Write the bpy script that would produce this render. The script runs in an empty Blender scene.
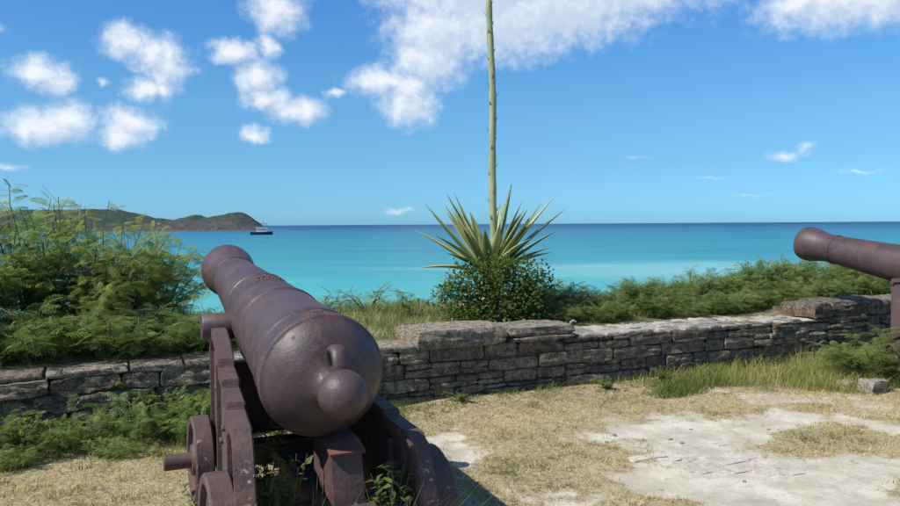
import bpy, bmesh, math, random
import numpy as np
from mathutils import Vector, Matrix, noise, Euler

scene = bpy.context.scene
COL = scene.collection
R = math.radians
rnd = random.Random(7)
rng = np.random.default_rng(11)

# ------------------------------------------------------------------ camera
EYE = Vector((0.0, 0.0, 1.6))
cam_d = bpy.data.cameras.new('camera')
cam_d.sensor_width = 36.0
cam_d.lens = 31.2
cam_d.clip_start = 0.05
cam_d.clip_end = 120000.0
cam = bpy.data.objects.new('camera', cam_d)
COL.objects.link(cam)
cam.matrix_world = (Matrix.Translation(EYE) @ Matrix.Rotation(R(90 - 2.11), 4, 'X')
                    @ Matrix.Rotation(R(-0.37), 4, 'Z'))
scene.camera = cam

# ------------------------------------------------------------------ render settings
scene.render.engine = 'CYCLES'
scene.cycles.use_denoising = True
scene.cycles.max_bounces = 6
scene.cycles.diffuse_bounces = 3
scene.cycles.glossy_bounces = 3
scene.cycles.transmission_bounces = 4
scene.cycles.sample_clamp_indirect = 6
vs = scene.view_settings
vs.view_transform = 'Standard'
vs.look = 'None'
vs.exposure = 0.22
vs.gamma = 1.0
vs.use_curve_mapping = False

# ------------------------------------------------------------------ sun + sky
TO_SUN = Vector((-0.77, -0.40, 1.0)).normalized()
SUN_EL = math.asin(TO_SUN.z)
SUN_ROT = math.atan2(TO_SUN.x, TO_SUN.y)
sun_d = bpy.data.lights.new('sun', 'SUN')
sun_d.energy = 5.0
sun_d.angle = R(0.55)
sun_d.color = (1.0, 0.955, 0.89)
sun = bpy.data.objects.new('sun', sun_d)
COL.objects.link(sun)
sun.rotation_euler = TO_SUN.to_track_quat('Z', 'Y').to_euler()
sun.location = (-20, 0, 30)

world = bpy.data.worlds.new('World')
scene.world = world
world.use_nodes = True
WT = world.node_tree
WT.nodes.clear()


class NT:
    """tiny helper to wire node trees"""
    def __init__(self, tree):
        self.t = tree

    def n(self, kind, **kw):
        nd = self.t.nodes.new(kind)
        for k, v in kw.items():
            setattr(nd, k, v)
        return nd

    def put(self, sock, v):
        if hasattr(v, 'is_linked') or isinstance(v, bpy.types.NodeSocket):
            self.t.links.new(v, sock)
        elif v is not None:
            if hasattr(sock.default_value, '__len__') and not hasattr(v, '__len__'):
                v = [v] * len(sock.default_value)
            if hasattr(v, '__len__') and len(sock.default_value) == 4 and len(v) == 3:
                v = (*v, 1.0)
            sock.default_value = v

    def math(self, op, a, b=None, c=None, clamp=False):
        nd = self.n('ShaderNodeMath', operation=op, use_clamp=clamp)
        for i, v in enumerate((a, b, c)):
            if v is not None:
                self.put(nd.inputs[i], v)
        return nd.outputs[0]

    def vmath(self, op, a, b=None, scale=None):
        nd = self.n('ShaderNodeVectorMath', operation=op)
        self.put(nd.inputs[0], a)
        if b is not None:
            self.put(nd.inputs[1], b)
        if scale is not None:
            self.put(nd.inputs['Scale'], scale)
        return nd.outputs['Value'] if op in ('LENGTH', 'DOT_PRODUCT', 'DISTANCE') else nd.outputs['Vector']

    def mix(self, f, a, b, blend='MIX'):
        nd = self.n('ShaderNodeMix', data_type='RGBA', blend_type=blend)
        self.put(nd.inputs[0], f)
        self.put(nd.inputs[6], a)
        self.put(nd.inputs[7], b)
        return nd.outputs[2]

    def noise(self, vec, scale, detail=4, rough=0.55, dist=0.0, dims='3D'):
        nd = self.n('ShaderNodeTexNoise', noise_dimensions=dims)
        if vec is not None:
            self.put(nd.inputs['Vector'], vec)
        nd.inputs['Scale'].default_value = scale
        nd.inputs['Detail'].default_value = detail
        nd.inputs['Roughness'].default_value = rough
        nd.inputs['Distortion'].default_value = dist
        return nd.outputs['Fac']

    def ramp(self, f, stops, interp='LINEAR'):
        nd = self.n('ShaderNodeValToRGB')
        cr = nd.color_ramp
        cr.interpolation = interp
        while len(cr.elements) < len(stops):
            cr.elements.new(0.5)
        for e, (p, c) in zip(cr.elements, stops):
            e.position = p
            if not hasattr(c, '__len__'):
                c = (c, c, c)
            e.color = (*c[:3], 1.0)
        self.put(nd.inputs[0], f)
        return nd.outputs[0]

    def smooth(self, f, lo, hi):
        nd = self.n('ShaderNodeMapRange', interpolation_type='SMOOTHSTEP')
        self.put(nd.inputs[0], f)
        nd.inputs[1].default_value = lo
        nd.inputs[2].default_value = hi
        return nd.outputs[0]

    def mapping(self, vec, scale=(1, 1, 1), loc=(0, 0, 0), rot=(0, 0, 0)):
        nd = self.n('ShaderNodeMapping')
        self.put(nd.inputs['Vector'], vec)
        nd.inputs['Scale'].default_value = scale
        nd.inputs['Location'].default_value = loc
        nd.inputs['Rotation'].default_value = rot
        return nd.outputs[0]


# cumulus banks: (azimuth deg right of north, elevation deg, half width, half height, weight)
CLOUDS = [
    (-27.4, 9.9, 1.7, .95, 1.0), (-26.6, 9.2, 1.1, .8, .9), (-27.3, 6.5, 2.2, 1.1, 1.0), (-25.9, 6.9, 1.5, 1.3, 1.0), (-28.3, 6.2, 1.2, .7, .9),
    (-22.2, 12.3, 1.5, 1.1, 1.0), (-20.9, 11.6, 1.3, 1.1, 1.0), (-19.7, 10.8, 1.5, 1.7, 1.0), (-21.2, 9.3, 1.3, .9, .95), (-19.9, 9.2, 1.0, 1.0, .9),
    (-22.0, 6.7, 1.6, 1.1, 1.0), (-22.8, 6.0, 1.5, .8, .95), (-23.7, 9.5, .7, .45, .55),
    (-12.2, 14.9, 1.7, 1.5, 1.05), (-11.4, 16.6, 1.4, 1.3, 1.0), (-15.4, 11.9, 1.5, .8, 1.0), (-13.6, 10.4, 1.4, 1.2, 1.0), (-13.0, 12.5, 1.2, 1.0, .8),
    (-13.0, 8.9, 1.6, .9, 1.0), (-11.6, 8.2, 1.8, .9, .95), (-10.1, 8.1, 1.2, .85, 1.0), (-14.0, 6.4, 1.1, .6, .85), (-8.4, 9.4, .9, .5, .7),
    (-5.0, 10.2, 1.8, .75, 1.0), (-2.9, 8.7, 1.4, 1.1, 1.05), (-3.2, 9.6, 1.3, .9, 1.0), (-1.6, 11.6, 1.9, 1.3, 1.05),
    (-0.8, 13.6, 2.3, 1.6, 1.1), (3.4, 14.4, 4.0, 1.7, 1.15), (8.0, 15.2, 4.4, 1.6, 1.15),
    (12.2, 16.0, 3.9, 1.3, 1.1), (2.0, 16.8, 4.0, 2.5, 1.2), (9.0, 17.6, 7.0, 2.2, 1.2), (16.0, 17.0, 2.6, .9, 1.0),
    (26.2, 14.0, 3.4, 1.25, 1.0), (24.2, 14.2, 1.8, 1.0, .95), (29.0, 13.9, 2.6, 1.3, 1.0), (31.0, 16.6, 3.4, 1.1, 1.0), (24.6, 15.8, 2.0, .8, .8),
    (23.4, 4.5, 1.9, .52, .44), (24.2, 4.9, 1.0, .5, .42), (-3.7, 1.0, 1.6, .36, .44), (-29.5, 3.8, 2.6, .45, .34), (-30.0, 12.5, 1.6, .65, .4),
    (18.5, 3.0, 2.4, .22, .24), (28.0, 3.2, 3.2, .26, .27), (21.0, 1.9, 2.8, .20, .22), (13.5, 4.6, 2.0, .20, .20),
]


def make_cloud_group():
    g = bpy.data.node_groups.new('cloud_density', 'ShaderNodeTree')
    g.interface.new_socket('Vector', in_out='INPUT', socket_type='NodeSocketVector')
    g.interface.new_socket('Density', in_out='OUTPUT', socket_type='NodeSocketFloat')
    k = NT(g)
    gi, go = k.n('NodeGroupInput'), k.n('NodeGroupOutput')
    v0 = gi.outputs[0]                                   # (azimuth, elevation, 0) in degrees
    wx = k.math('SUBTRACT', k.noise(v0, 0.45, 5, 0.6), 0.5)
    wy = k.math('SUBTRACT', k.noise(k.vmath('ADD', v0, (37, 11, 5)), 0.45, 5, 0.6), 0.5)
    w = k.n('ShaderNodeCombineXYZ')
    k.put(w.inputs[0], k.math('MULTIPLY', wx, 2.2))
    k.put(w.inputs[1], k.math('MULTIPLY', wy, 1.6))
    v = k.vmath('ADD', v0, w.outputs[0])
    acc = None
    for (a, e, sx, sy, wt) in CLOUDS:
        q = 1.30 if a < -8 else 1.70
        d = k.vmath('LENGTH', k.vmath('MULTIPLY', k.vmath('SUBTRACT', v, (a, e, 0)), (1 / (sx * q), 1 / (sy * q), 0)))
        b = k.math('SUBTRACT', wt, d)
        acc = b if acc is None else k.math('SMOOTH_MAX', acc, b, 0.12)
    # fair-weather clouds for the rest of the sky, away from the seaward view
    sx = k.n('ShaderNodeSeparateXYZ'); k.put(sx.inputs[0], v)
    far = k.smooth(k.math('ABSOLUTE', sx.outputs[0]), 34, 46)
    hi = k.smooth(sx.outputs[1], 22, 32)
    other = k.math('MAXIMUM', far, hi)
    gen = k.noise(k.mapping(v, (1, 1.7, 1)), 0.11, 3, 0.5)
    gen = k.math('MULTIPLY', k.math('SUBTRACT', gen, 0.56), 4.0)
    gen = k.math('SUBTRACT', k.math('MULTIPLY', k.math('ADD', gen, 1.0), other), 1.0)
    acc = k.math('MAXIMUM', acc, gen)
    fine = k.noise(v0, 1.1, 6, 0.62)
    dens = k.math('ADD', acc, k.math('MULTIPLY', k.math('SUBTRACT', fine, 0.5), 0.95))
    k.put(go.inputs[0], dens)
    return g


def build_world():
    k = NT(WT)
    geo = k.n('ShaderNodeTexCoord').outputs['Generated']
    s = k.n('ShaderNodeSeparateXYZ'); k.put(s.inputs[0], geo)
    az = k.math('MULTIPLY', k.math('ARCTAN2', s.outputs[0], s.outputs[1]), 57.2958)
    el = k.math('MULTIPLY', k.math('ARCSINE', s.outputs[2]), 57.2958)
    cv = k.n('ShaderNodeCombineXYZ'); k.put(cv.inputs[0], az); k.put(cv.inputs[1], el)
    grp = make_cloud_group()
    g1 = k.n('ShaderNodeGroup'); g1.node_tree = grp; k.put(g1.inputs[0], cv.outputs[0])
    g2 = k.n('ShaderNodeGroup'); g2.node_tree = grp
    k.put(g2.inputs[0], k.vmath('ADD', cv.outputs[0], (-0.5, 0.75, 0)))
    d1, d2 = g1.outputs[0], g2.outputs[0]
    alpha = k.math('POWER', k.smooth(d1, -0.20, 0.86), 1.1)
    alpha = k.math('MULTIPLY', alpha, k.smooth(el, -0.3, 1.2))
    alpha = k.math('MULTIPLY', alpha, 0.93)
    shade = k.smooth(k.math('SUBTRACT', d2, k.math('MULTIPLY', d1, 0.35)), 0.0, 0.75)
    sky = k.n('ShaderNodeTexSky', sky_type='NISHITA')
    sky.sun_disc = False
    sky.sun_elevation = SUN_EL
    sky.sun_rotation = SUN_ROT
    sky.altitude = 0
    sky.air_density = 1.0
    sky.dust_density = 0.25
    sky.ozone_density = 2.2
    # clear, deep maritime air: bluer than the sky model all the way down to the horizon
    tint = k.ramp(k.math('DIVIDE', k.math('MAXIMUM', el, 0), 90), [(0, (.128, .315, .60)), (.05, (.158, .310, .46)), (.09, (.19, .350, .475)), (.135, (.178, .365, .505)), (.18, (.160, .365, .545)), (.5, (.17, .36, .54))])
    tint = k.vmath('SCALE', tint, scale=2.0)
    skyc = k.mix(1.0, sky.outputs[0], tint, 'MULTIPLY')
    cloud = k.mix(shade, (6.7, 7.0, 7.3), (4.4, 5.15, 6.2))
    out = k.mix(alpha, skyc, cloud)
    bg = k.n('ShaderNodeBackground')
    k.put(bg.inputs[0], out)
    bg.inputs[1].default_value = 0.12
    o = k.n('ShaderNodeOutputWorld')
    WT.links.new(bg.outputs[0], o.inputs[0])


world.cycles.sampling_method = 'MANUAL'
world.cycles.sample_map_resolution = 256
build_world()

# ================================================================== helpers
def link(o, parent=None, loc=None, rot=None):
    COL.objects.link(o)
    if parent is not None:
        o.parent = parent
    if loc is not None:
        o.location = loc
    if rot is not None:
        o.rotation_euler = rot
    return o


def tag(o, label=None, cat=None, group=None, kind=None):
    if label: o['label'] = label
    if cat: o['category'] = cat
    if group: o['group'] = group
    if kind: o['kind'] = kind
    return o


def empty(name, loc=(0, 0, 0), rz=0.0):
    o = bpy.data.objects.new(name, None)
    o.empty_display_size = 0.2
    return link(o, None, loc, (0, 0, rz))


def mesh_np(name, V, F, mat=None, tint=None, smooth=False):
    """V (n,3), F (m,3|4) numpy -> mesh; tint (n,) float point attribute"""
    V = np.asarray(V, dtype=np.float32); F = np.asarray(F, dtype=np.int32)
    me = bpy.data.meshes.new(name)
    k = F.shape[1]
    me.vertices.add(len(V)); me.vertices.foreach_set('co', V.ravel())
    me.loops.add(F.size); me.loops.foreach_set('vertex_index', F.ravel())
    me.polygons.add(len(F))
    me.polygons.foreach_set('loop_start', np.arange(0, F.size, k, dtype=np.int32))
    me.polygons.foreach_set('loop_total', np.full(len(F), k, dtype=np.int32))
    if smooth:
        me.polygons.foreach_set('use_smooth', np.ones(len(F), dtype=bool))
    if tint is not None:
        at = me.attributes.new('tint', 'FLOAT', 'POINT')
        at.data.foreach_set('value', np.asarray(tint, dtype=np.float32))
    me.update(calc_edges=True)
    if mat: me.materials.append(mat)
    return me


def obj(name, me, parent=None, loc=None, rot=None):
    return link(bpy.data.objects.new(name, me), parent, loc, rot)


def bm_mesh(name, bm, mat, smooth_angle=None):
    me = bpy.data.meshes.new(name)
    bmesh.ops.recalc_face_normals(bm, faces=bm.faces)
    bm.to_mesh(me); bm.free()
    if mat: me.materials.append(mat)
    if smooth_angle is not None:
        me.shade_smooth()
        me.set_sharp_from_angle(angle=R(smooth_angle))
    return me


def lathe(profile, axis='Y', seg=40):
    """profile [(pos along axis, radius)]; closed at radius 0"""
    bm = bmesh.new()
    rings = []
    for p, r in profile:
        if r < 1e-6:
            rings.append([bm.verts.new(_ax(axis, p, 0, 0))])
        else:
            rings.append([bm.verts.new(_ax(axis, p, r * math.cos(2 * math.pi * i / seg), r * math.sin(2 * math.pi * i / seg))) for i in range(seg)])
    for a, b in zip(rings, rings[1:]):
        for i in range(seg):
            j = (i + 1) % seg
            if len(a) == 1 and len(b) == 1:
                continue
            if len(a) == 1:
                bm.faces.new((a[0], b[j], b[i]))
            elif len(b) == 1:
                bm.faces.new((a[i], a[j], b[0]))
            else:
                bm.faces.new((a[i], a[j], b[j], b[i]))
    return bm


def _ax(axis, p, a, b):
    return {'X': (p, a, b), 'Y': (a, p, b), 'Z': (a, b, p)}[axis]


def box_bm(lo, hi, bevel=0.0, seg=2):
    bm = bmesh.new()
    bmesh.ops.create_cube(bm, size=1.0)
    for v in bm.verts:
        v.co = Vector([lo[i] + (v.co[i] + 0.5) * (hi[i] - lo[i]) for i in range(3)])
    if bevel:
        bmesh.ops.bevel(bm, geom=bm.edges[:], offset=bevel, segments=seg, affect='EDGES', profile=0.7)
    return bm


def prism_bm(poly, x0, x1, bevel=0.0):
    """polygon in (y,z) extruded along x"""
    bm = bmesh.new()
    a = [bm.verts.new((x0, y, z)) for y, z in poly]
    b = [bm.verts.new((x1, y, z)) for y, z in poly]
    n = len(poly)
    bm.faces.new(a); bm.faces.new(b[::-1])
    for i in range(n):
        j = (i + 1) % n
        bm.faces.new((a[i], b[i], b[j], a[j]))
    bmesh.ops.recalc_face_normals(bm, faces=bm.faces)
    if bevel:
        bmesh.ops.bevel(bm, geom=bm.edges[:], offset=bevel, segments=2, affect='EDGES', profile=0.7)
    return bm


def tube_np(pts, radii, seg=6):
    """tube along points -> V,F(quads)"""
    pts = [Vector(p) for p in pts]
    V, F = [], []
    for i, p in enumerate(pts):
        t = (pts[min(i + 1, len(pts) - 1)] - pts[max(i - 1, 0)]).normalized()
        a = t.orthogonal().normalized() if abs(t.z) > .9 else t.cross(Vector((0, 0, 1))).normalized()
        b = t.cross(a)
        for s in range(seg):
            an = 2 * math.pi * s / seg
            V.append(p + (a * math.cos(an) + b * math.sin(an)) * radii[i])
    for i in range(len(pts) - 1):
        for s in range(seg):
            s2 = (s + 1) % seg
            F.append((i * seg + s, i * seg + s2, (i + 1) * seg + s2, (i + 1) * seg + s))
    return np.array([tuple(v) for v in V]), np.array(F)


def join(parts):
    """[(V,F,tint)] -> one"""
    Vs, Fs, Ts, off = [], [], [], 0
    for p in parts:
        V, F = p[0], p[1]
        T = p[2] if len(p) > 2 and p[2] is not None else np.full(len(V), .5)
        Vs.append(V); Fs.append(np.asarray(F) + off); Ts.append(T); off += len(V)
    return np.concatenate(Vs), np.concatenate(Fs), np.concatenate(Ts)


# ================================================================== materials
def new_mat(name):
    m = bpy.data.materials.new(name)
    m.use_nodes = True
    m.node_tree.nodes.clear()
    k = NT(m.node_tree)
    k.out = k.n('ShaderNodeOutputMaterial')
    k.bsdf = k.n('ShaderNodeBsdfPrincipled')
    m.node_tree.links.new(k.bsdf.outputs[0], k.out.inputs[0])
    k.m = m
    return k


def bump(k, h, strength=0.5, dist=0.01, prev=None):
    b = k.n('ShaderNodeBump')
    b.inputs['Strength'].default_value = strength
    b.inputs['Distance'].default_value = dist
    k.put(b.inputs['Height'], h)
    if prev is not None:
        k.put(b.inputs['Normal'], prev)
    return b.outputs[0]


def mat_iron(name, base=(0.060, 0.038, 0.039), rust=(0.118, 0.052, 0.036), lichen=0.0, rough=0.49):
    k = new_mat(name)
    co = k.n('ShaderNodeTexCoord').outputs['Object']
    n1 = k.noise(co, 2.4, 6, 0.65, .6)
    n2 = k.noise(co, 40, 6, 0.7)
    n3 = k.noise(co, 8, 6, 0.7)
    n4 = k.noise(co, 130, 3, .65)
    c = k.mix(k.smooth(n1, .32, .68), tuple(x * .80 for x in base), tuple(x * 1.35 for x in base))
    c = k.mix(k.math('MULTIPLY', k.smooth(k.math('ADD', k.math('MULTIPLY', n3, .65), k.math('MULTIPLY', n2, .35)), .50, .68), .75), c, rust)
    c = k.mix(k.math('MULTIPLY', k.smooth(k.noise(k.mapping(co, (1, 1, 1), (3, 7, 1)), 5, 6, .7), .56, .72), .40), c, (0.095, 0.078, 0.083))
    c = k.mix(k.math('MULTIPLY', k.smooth(n2, .57, .70), .6), c, (0.020, 0.014, 0.016))
    c = k.mix(k.math('MULTIPLY', k.smooth(n4, .60, .70), .35), c, (0.18, 0.14, 0.13))
    scab = k.noise(k.mapping(co, (1, .6, 1), (9, 2, 5)), 13, 7, .72, .8)
    sm = k.smooth(scab, .575, .60)
    c = k.mix(k.math('MULTIPLY', sm, .7), c, k.mix(n2, (0.050, 0.022, 0.018), (0.16, 0.075, 0.05)))
    run = k.noise(k.mapping(co, (3.0, 22, 2.2), (1, 5, 3)), 1.0, 5, .65)
    c = k.mix(k.math('MULTIPLY', k.smooth(run, .56, .70), .4), c, (0.14, 0.068, 0.048))
    ro = k.math('ADD', k.math('ADD', k.math('MULTIPLY', n3, 0.42), rough - 0.20), k.math('MULTIPLY', sm, .22))
    if lichen:
        s = k.n('ShaderNodeSeparateXYZ'); k.put(s.inputs[0], co)
        rear = k.smooth(k.math('MULTIPLY', s.outputs[1], -1), 0.0, 0.45)
        ln = k.noise(co, 27, 5, 0.6)
        lm = k.smooth(k.math('ADD', ln, k.math('MULTIPLY', rear, 0.09)), .67, .71)
        c = k.mix(k.math('MULTIPLY', lm, lichen), c, k.mix(n2, (0.30, 0.25, 0.16), (0.40, 0.36, 0.29)))
        wear = k.smooth(k.math('ADD', n3, k.math('MULTIPLY', rear, 0.12)), .60, .72)
        c = k.mix(k.math('MULTIPLY', wear, .55), c, (0.17, 0.085, 0.06))
        ro = k.math('MAXIMUM', ro, k.math('MULTIPLY', lm, .9))
    k.put(k.bsdf.inputs['Base Color'], c)
    k.put(k.bsdf.inputs['Roughness'], ro)
    k.bsdf.inputs['Specular IOR Level'].default_value = 0.5
    h = k.math('SUBTRACT', k.math('ADD', k.math('MULTIPLY', n2, .7), k.math('MULTIPLY', n4, .4)), k.math('MULTIPLY', sm, .35))
    nb = bump(k, h, 0.26, 0.007)
    nb = bump(k, n3, 0.5 if lichen else 0.22, 0.02, nb)
    k.put(k.bsdf.inputs['Normal'], nb)
    return k.m


def mat_rust(name):
    k = new_mat(name)
    co = k.n('ShaderNodeTexCoord').outputs['Object']
    n = k.noise(co, 22, 6, .7)
    k.put(k.bsdf.inputs['Base Color'], k.ramp(n, [(.3, (.06, .03, .026)), (.55, (.15, .062, .04)), (.75, (.24, .10, .06))]))
    k.bsdf.inputs['Roughness'].default_value = .8
    k.put(k.bsdf.inputs['Normal'], bump(k, n, .6, .01))
    return k.m


def mat_stone(name, dark, mid, pale, pale_amt=.5, bumpy=1.0, var=.65):
    k = new_mat(name)
    co = k.n('ShaderNodeNewGeometry').outputs['Position']
    oi = k.n('ShaderNodeObjectInfo').outputs['Random']
    n1 = k.noise(co, 3.2, 5, .65)
    n2 = k.noise(co, 16, 6, .7)
    n3 = k.noise(co, 70, 4, .65)
    strat = k.noise(k.mapping(co, (1.2, 1.2, 9)), 4.0, 5, .65, 1.0)
    c = k.mix(k.smooth(n2, .38, .60), dark, mid)
    c = k.mix(k.math('MULTIPLY', k.smooth(k.math('ADD', k.math('MULTIPLY', n2, .55), k.math('MULTIPLY', n1, .5)), .55, .72), pale_amt), c, pale)
    c = k.mix(k.math('MULTIPLY', k.smooth(n3, .55, .66), .55), c, pale)
    c = k.mix(k.math('MULTIPLY', k.smooth(n3, .46, .36), .7), c, tuple(x * .35 for x in dark))
    c = k.mix(k.math('MULTIPLY', k.smooth(k.noise(co, 5.5, 4, .6, 0), .58, .7), .45), c, (0.16, 0.11, 0.05))
    hsv = k.n('ShaderNodeHueSaturation')
    k.put(hsv.inputs['Color'], c)
    k.put(hsv.inputs['Value'], k.math('ADD', k.math('MULTIPLY', oi, var), 1.005 - var / 2))
    hsv.inputs['Saturation'].default_value = .95
    k.put(k.bsdf.inputs['Base Color'], hsv.outputs[0])
    k.bsdf.inputs['Roughness'].default_value = .93
    k.bsdf.inputs['Specular IOR Level'].default_value = .2
    h = k.math('ADD', k.math('MULTIPLY', strat, .8), k.math('ADD', k.math('MULTIPLY', n2, .7), k.math('MULTIPLY', n3, .35)))
    k.put(k.bsdf.inputs['Normal'], bump(k, h, 1.0 * bumpy, .075))
    return k.m


def mat_leaf(name, stops, trans=.35, rough=.5, tcol=(0.36, 0.48, 0.08), spec=.35, vary=.0):
    k = new_mat(name)
    a = k.n('ShaderNodeAttribute', attribute_name='tint')
    c = k.ramp(a.outputs['Fac'], stops)
    if vary:
        hs = k.n('ShaderNodeHueSaturation')
        oi = k.n('ShaderNodeObjectInfo').outputs['Random']
        k.put(hs.inputs['Color'], c)
        k.put(hs.inputs['Hue'], k.math('ADD', .5 - vary * .06, k.math('MULTIPLY', oi, vary * .10)))
        k.put(hs.inputs['Value'], k.math('ADD', 1 - vary * .5, k.math('MULTIPLY', k.math('FRACT', k.math('MULTIPLY', oi, 7.31)), vary)))
        c = hs.outputs[0]
    k.put(k.bsdf.inputs['Base Color'], c)
    k.bsdf.inputs['Roughness'].default_value = rough
    k.bsdf.inputs['Specular IOR Level'].default_value = spec
    tr = k.n('ShaderNodeBsdfTranslucent')
    k.put(tr.inputs[0], k.mix(.55, c, tcol))
    mx = k.n('ShaderNodeMixShader')
    mx.inputs[0].default_value = trans
    k.t.links.new(k.bsdf.outputs[0], mx.inputs[1])
    k.t.links.new(tr.outputs[0], mx.inputs[2])
    k.t.links.new(mx.outputs[0], k.out.inputs[0])
    return k.m


def mat_plain(name, col, rough=.6, var=.25, scale=12, spec=.4):
    k = new_mat(name)
    co = k.n('ShaderNodeTexCoord').outputs['Object']
    n = k.noise(co, scale, 5, .65)
    k.put(k.bsdf.inputs['Base Color'], k.mix(n, tuple(x * (1 - var) for x in col), tuple(min(1, x * (1 + var)) for x in col)))
    k.bsdf.inputs['Roughness'].default_value = rough
    k.bsdf.inputs['Specular IOR Level'].default_value = spec
    k.put(k.bsdf.inputs['Normal'], bump(k, n, .2, .01))
    return k.m


M = {}
M['iron'] = mat_iron('iron_paint')
M['iron_carriage'] = mat_iron('iron_carriage_paint', base=(0.078, 0.046, 0.043), rust=(0.15, 0.072, 0.05), lichen=.85, rough=.66)
M['rust'] = mat_rust('rusty_iron')
M['iron_worn'] = mat_iron('worn_iron_relief', base=(0.085, 0.045, 0.042), rust=(0.17, 0.07, 0.045), rough=.65)
M['stone'] = mat_stone('weathered_limestone', (0.155, 0.118, 0.078), (0.38, 0.30, 0.205), (0.64, 0.55, 0.41), .6)
M['rubble'] = mat_stone('rubble_stone', (0.18, 0.14, 0.085), (0.42, 0.33, 0.205), (0.62, 0.51, 0.33), .5)
M['cap'] = mat_stone('cap_stone', (0.16, 0.13, 0.092), (0.37, 0.31, 0.225), (0.60, 0.53, 0.41), .75)
M['lime'] = mat_stone('lime_rubble', (0.36, 0.315, 0.245), (0.52, 0.47, 0.385), (0.64, 0.595, 0.505), .8, .8)
M['mortar'] = mat_stone('old_mortar', (0.11, 0.09, 0.064), (0.25, 0.205, 0.15), (0.44, 0.38, 0.29), .5)
M['brick'] = mat_stone('worn_brick', (0.44, 0.375, 0.305), (0.51, 0.45, 0.37), (0.58, 0.53, 0.435), .85, .2, .2)
M['pebble'] = mat_stone('pebble', (0.24, 0.205, 0.165), (0.38, 0.335, 0.275), (0.52, 0.48, 0.41), .6, .6)

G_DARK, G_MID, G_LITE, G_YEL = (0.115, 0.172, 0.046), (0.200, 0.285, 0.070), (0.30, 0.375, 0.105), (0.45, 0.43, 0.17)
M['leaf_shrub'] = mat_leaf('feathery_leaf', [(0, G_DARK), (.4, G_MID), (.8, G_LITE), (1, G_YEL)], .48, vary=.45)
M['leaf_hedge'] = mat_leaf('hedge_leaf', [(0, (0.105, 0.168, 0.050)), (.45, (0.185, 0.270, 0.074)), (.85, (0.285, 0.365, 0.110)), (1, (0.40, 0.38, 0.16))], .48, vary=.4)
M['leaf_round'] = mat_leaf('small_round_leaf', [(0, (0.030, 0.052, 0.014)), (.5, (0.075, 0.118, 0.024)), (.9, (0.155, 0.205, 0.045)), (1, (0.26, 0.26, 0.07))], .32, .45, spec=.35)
M['leaf_weed'] = mat_leaf('weed_leaf', [(0, (0.05, 0.088, 0.018)), (.6, (0.105, 0.165, 0.03)), (1, (0.20, 0.25, 0.06))], .4, vary=.4)
M['turf'] = mat_leaf('dry_turf_blade', [(0, (0.10, 0.125, 0.028)), (.25, (0.215, 0.205, 0.060)), (.5, (0.39, 0.315, 0.115)), (.75, (0.52, 0.42, 0.175)), (1, (0.63, 0.54, 0.28))], .3, .7, (0.45, 0.37, 0.14), .2)
M['green_grass'] = mat_leaf('green_grass_blade', [(0, (0.055, 0.095, 0.016)), (.45, (0.11, 0.165, 0.028)), (.75, (0.25, 0.26, 0.07)), (1, (0.52, 0.43, 0.19))], .4, .55)
M['tall_grass'] = mat_leaf('tall_grass_blade', [(0, (0.09, 0.14, 0.025)), (.4, (0.21, 0.245, 0.05)), (.75, (0.42, 0.39, 0.125)), (1, (0.60, 0.52, 0.25))], .4, .6, (0.42, 0.40, 0.10))
M['twig'] = mat_plain('twig_bark', (0.13, 0.10, 0.07), .9, .4, 30)
M['dry_twig'] = mat_plain('dry_twig', (0.32, 0.27, 0.20), .9, .3, 30)


def mat_agave():
    k = new_mat('agave_leaf')
    a = k.n('ShaderNodeAttribute', attribute_name='tint')
    co = k.n('ShaderNodeTexCoord').outputs['Object']
    n = k.noise(co, 9, 4, .6)
    c = k.ramp(a.outputs['Fac'], [(0, (0.055, 0.095, 0.032)), (.48, (0.108, 0.165, 0.052)), (.60, (0.170, 0.225, 0.075)), (.85, (0.33, 0.35, 0.12)), (1, (0.52, 0.46, 0.20))])
    c = k.mix(k.math('MULTIPLY', k.smooth(n, .55, .75), .35), c, (0.24, 0.23, 0.12))
    k.put(k.bsdf.inputs['Base Color'], c)
    k.bsdf.inputs['Roughness'].default_value = .42
    return k.m


def mat_stalk():
    k = new_mat('flower_stalk')
    co = k.n('ShaderNodeTexCoord').outputs['Object']
    n = k.noise(k.mapping(co, (14, 14, 2.0)), 2, 5, .65)
    c = k.mix(k.smooth(n, .3, .7), (0.23, 0.27, 0.12), (0.38, 0.40, 0.22))
    c = k.mix(k.math('MULTIPLY', k.smooth(k.noise(co, 8, 4, .6), .6, .72), .6), c, (0.24, 0.20, 0.11))
    k.put(k.bsdf.inputs['Base Color'], c)
    k.bsdf.inputs['Roughness'].default_value = .55
    k.put(k.bsdf.inputs['Normal'], bump(k, n, .3, .01))
    return k.m


M['agave'] = mat_agave()
M['stalk'] = mat_stalk()

# ================================================================== the lie of the land
P0 = Vector((0, 6.8, 0))                    # foot of the parapet straight ahead
HEAD = R(24.3)                              # the wall runs away to the right; the guns point square over it
U = Vector((math.cos(HEAD), math.sin(HEAD), 0))
W = Vector((-math.sin(HEAD), math.cos(HEAD), 0))   # seaward


def wp(u, w, z=0.0):
    return P0 + U * u + W * w + Vector((0, 0, z))


def uw(x, y):
    dx, dy = x - P0.x, y - P0.y
    return dx * U.x + dy * U.y, dx * W.x + dy * W.y


def gpt(px, py):
    """ground point that the photograph shows at this place (flat ground, used for outlines of bare patches)"""
    d = 780 * 1.6 / (py - 224.3 + (px - 450) * 0.0065)
    return ((px - 450) / 780 * d, d)


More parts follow.
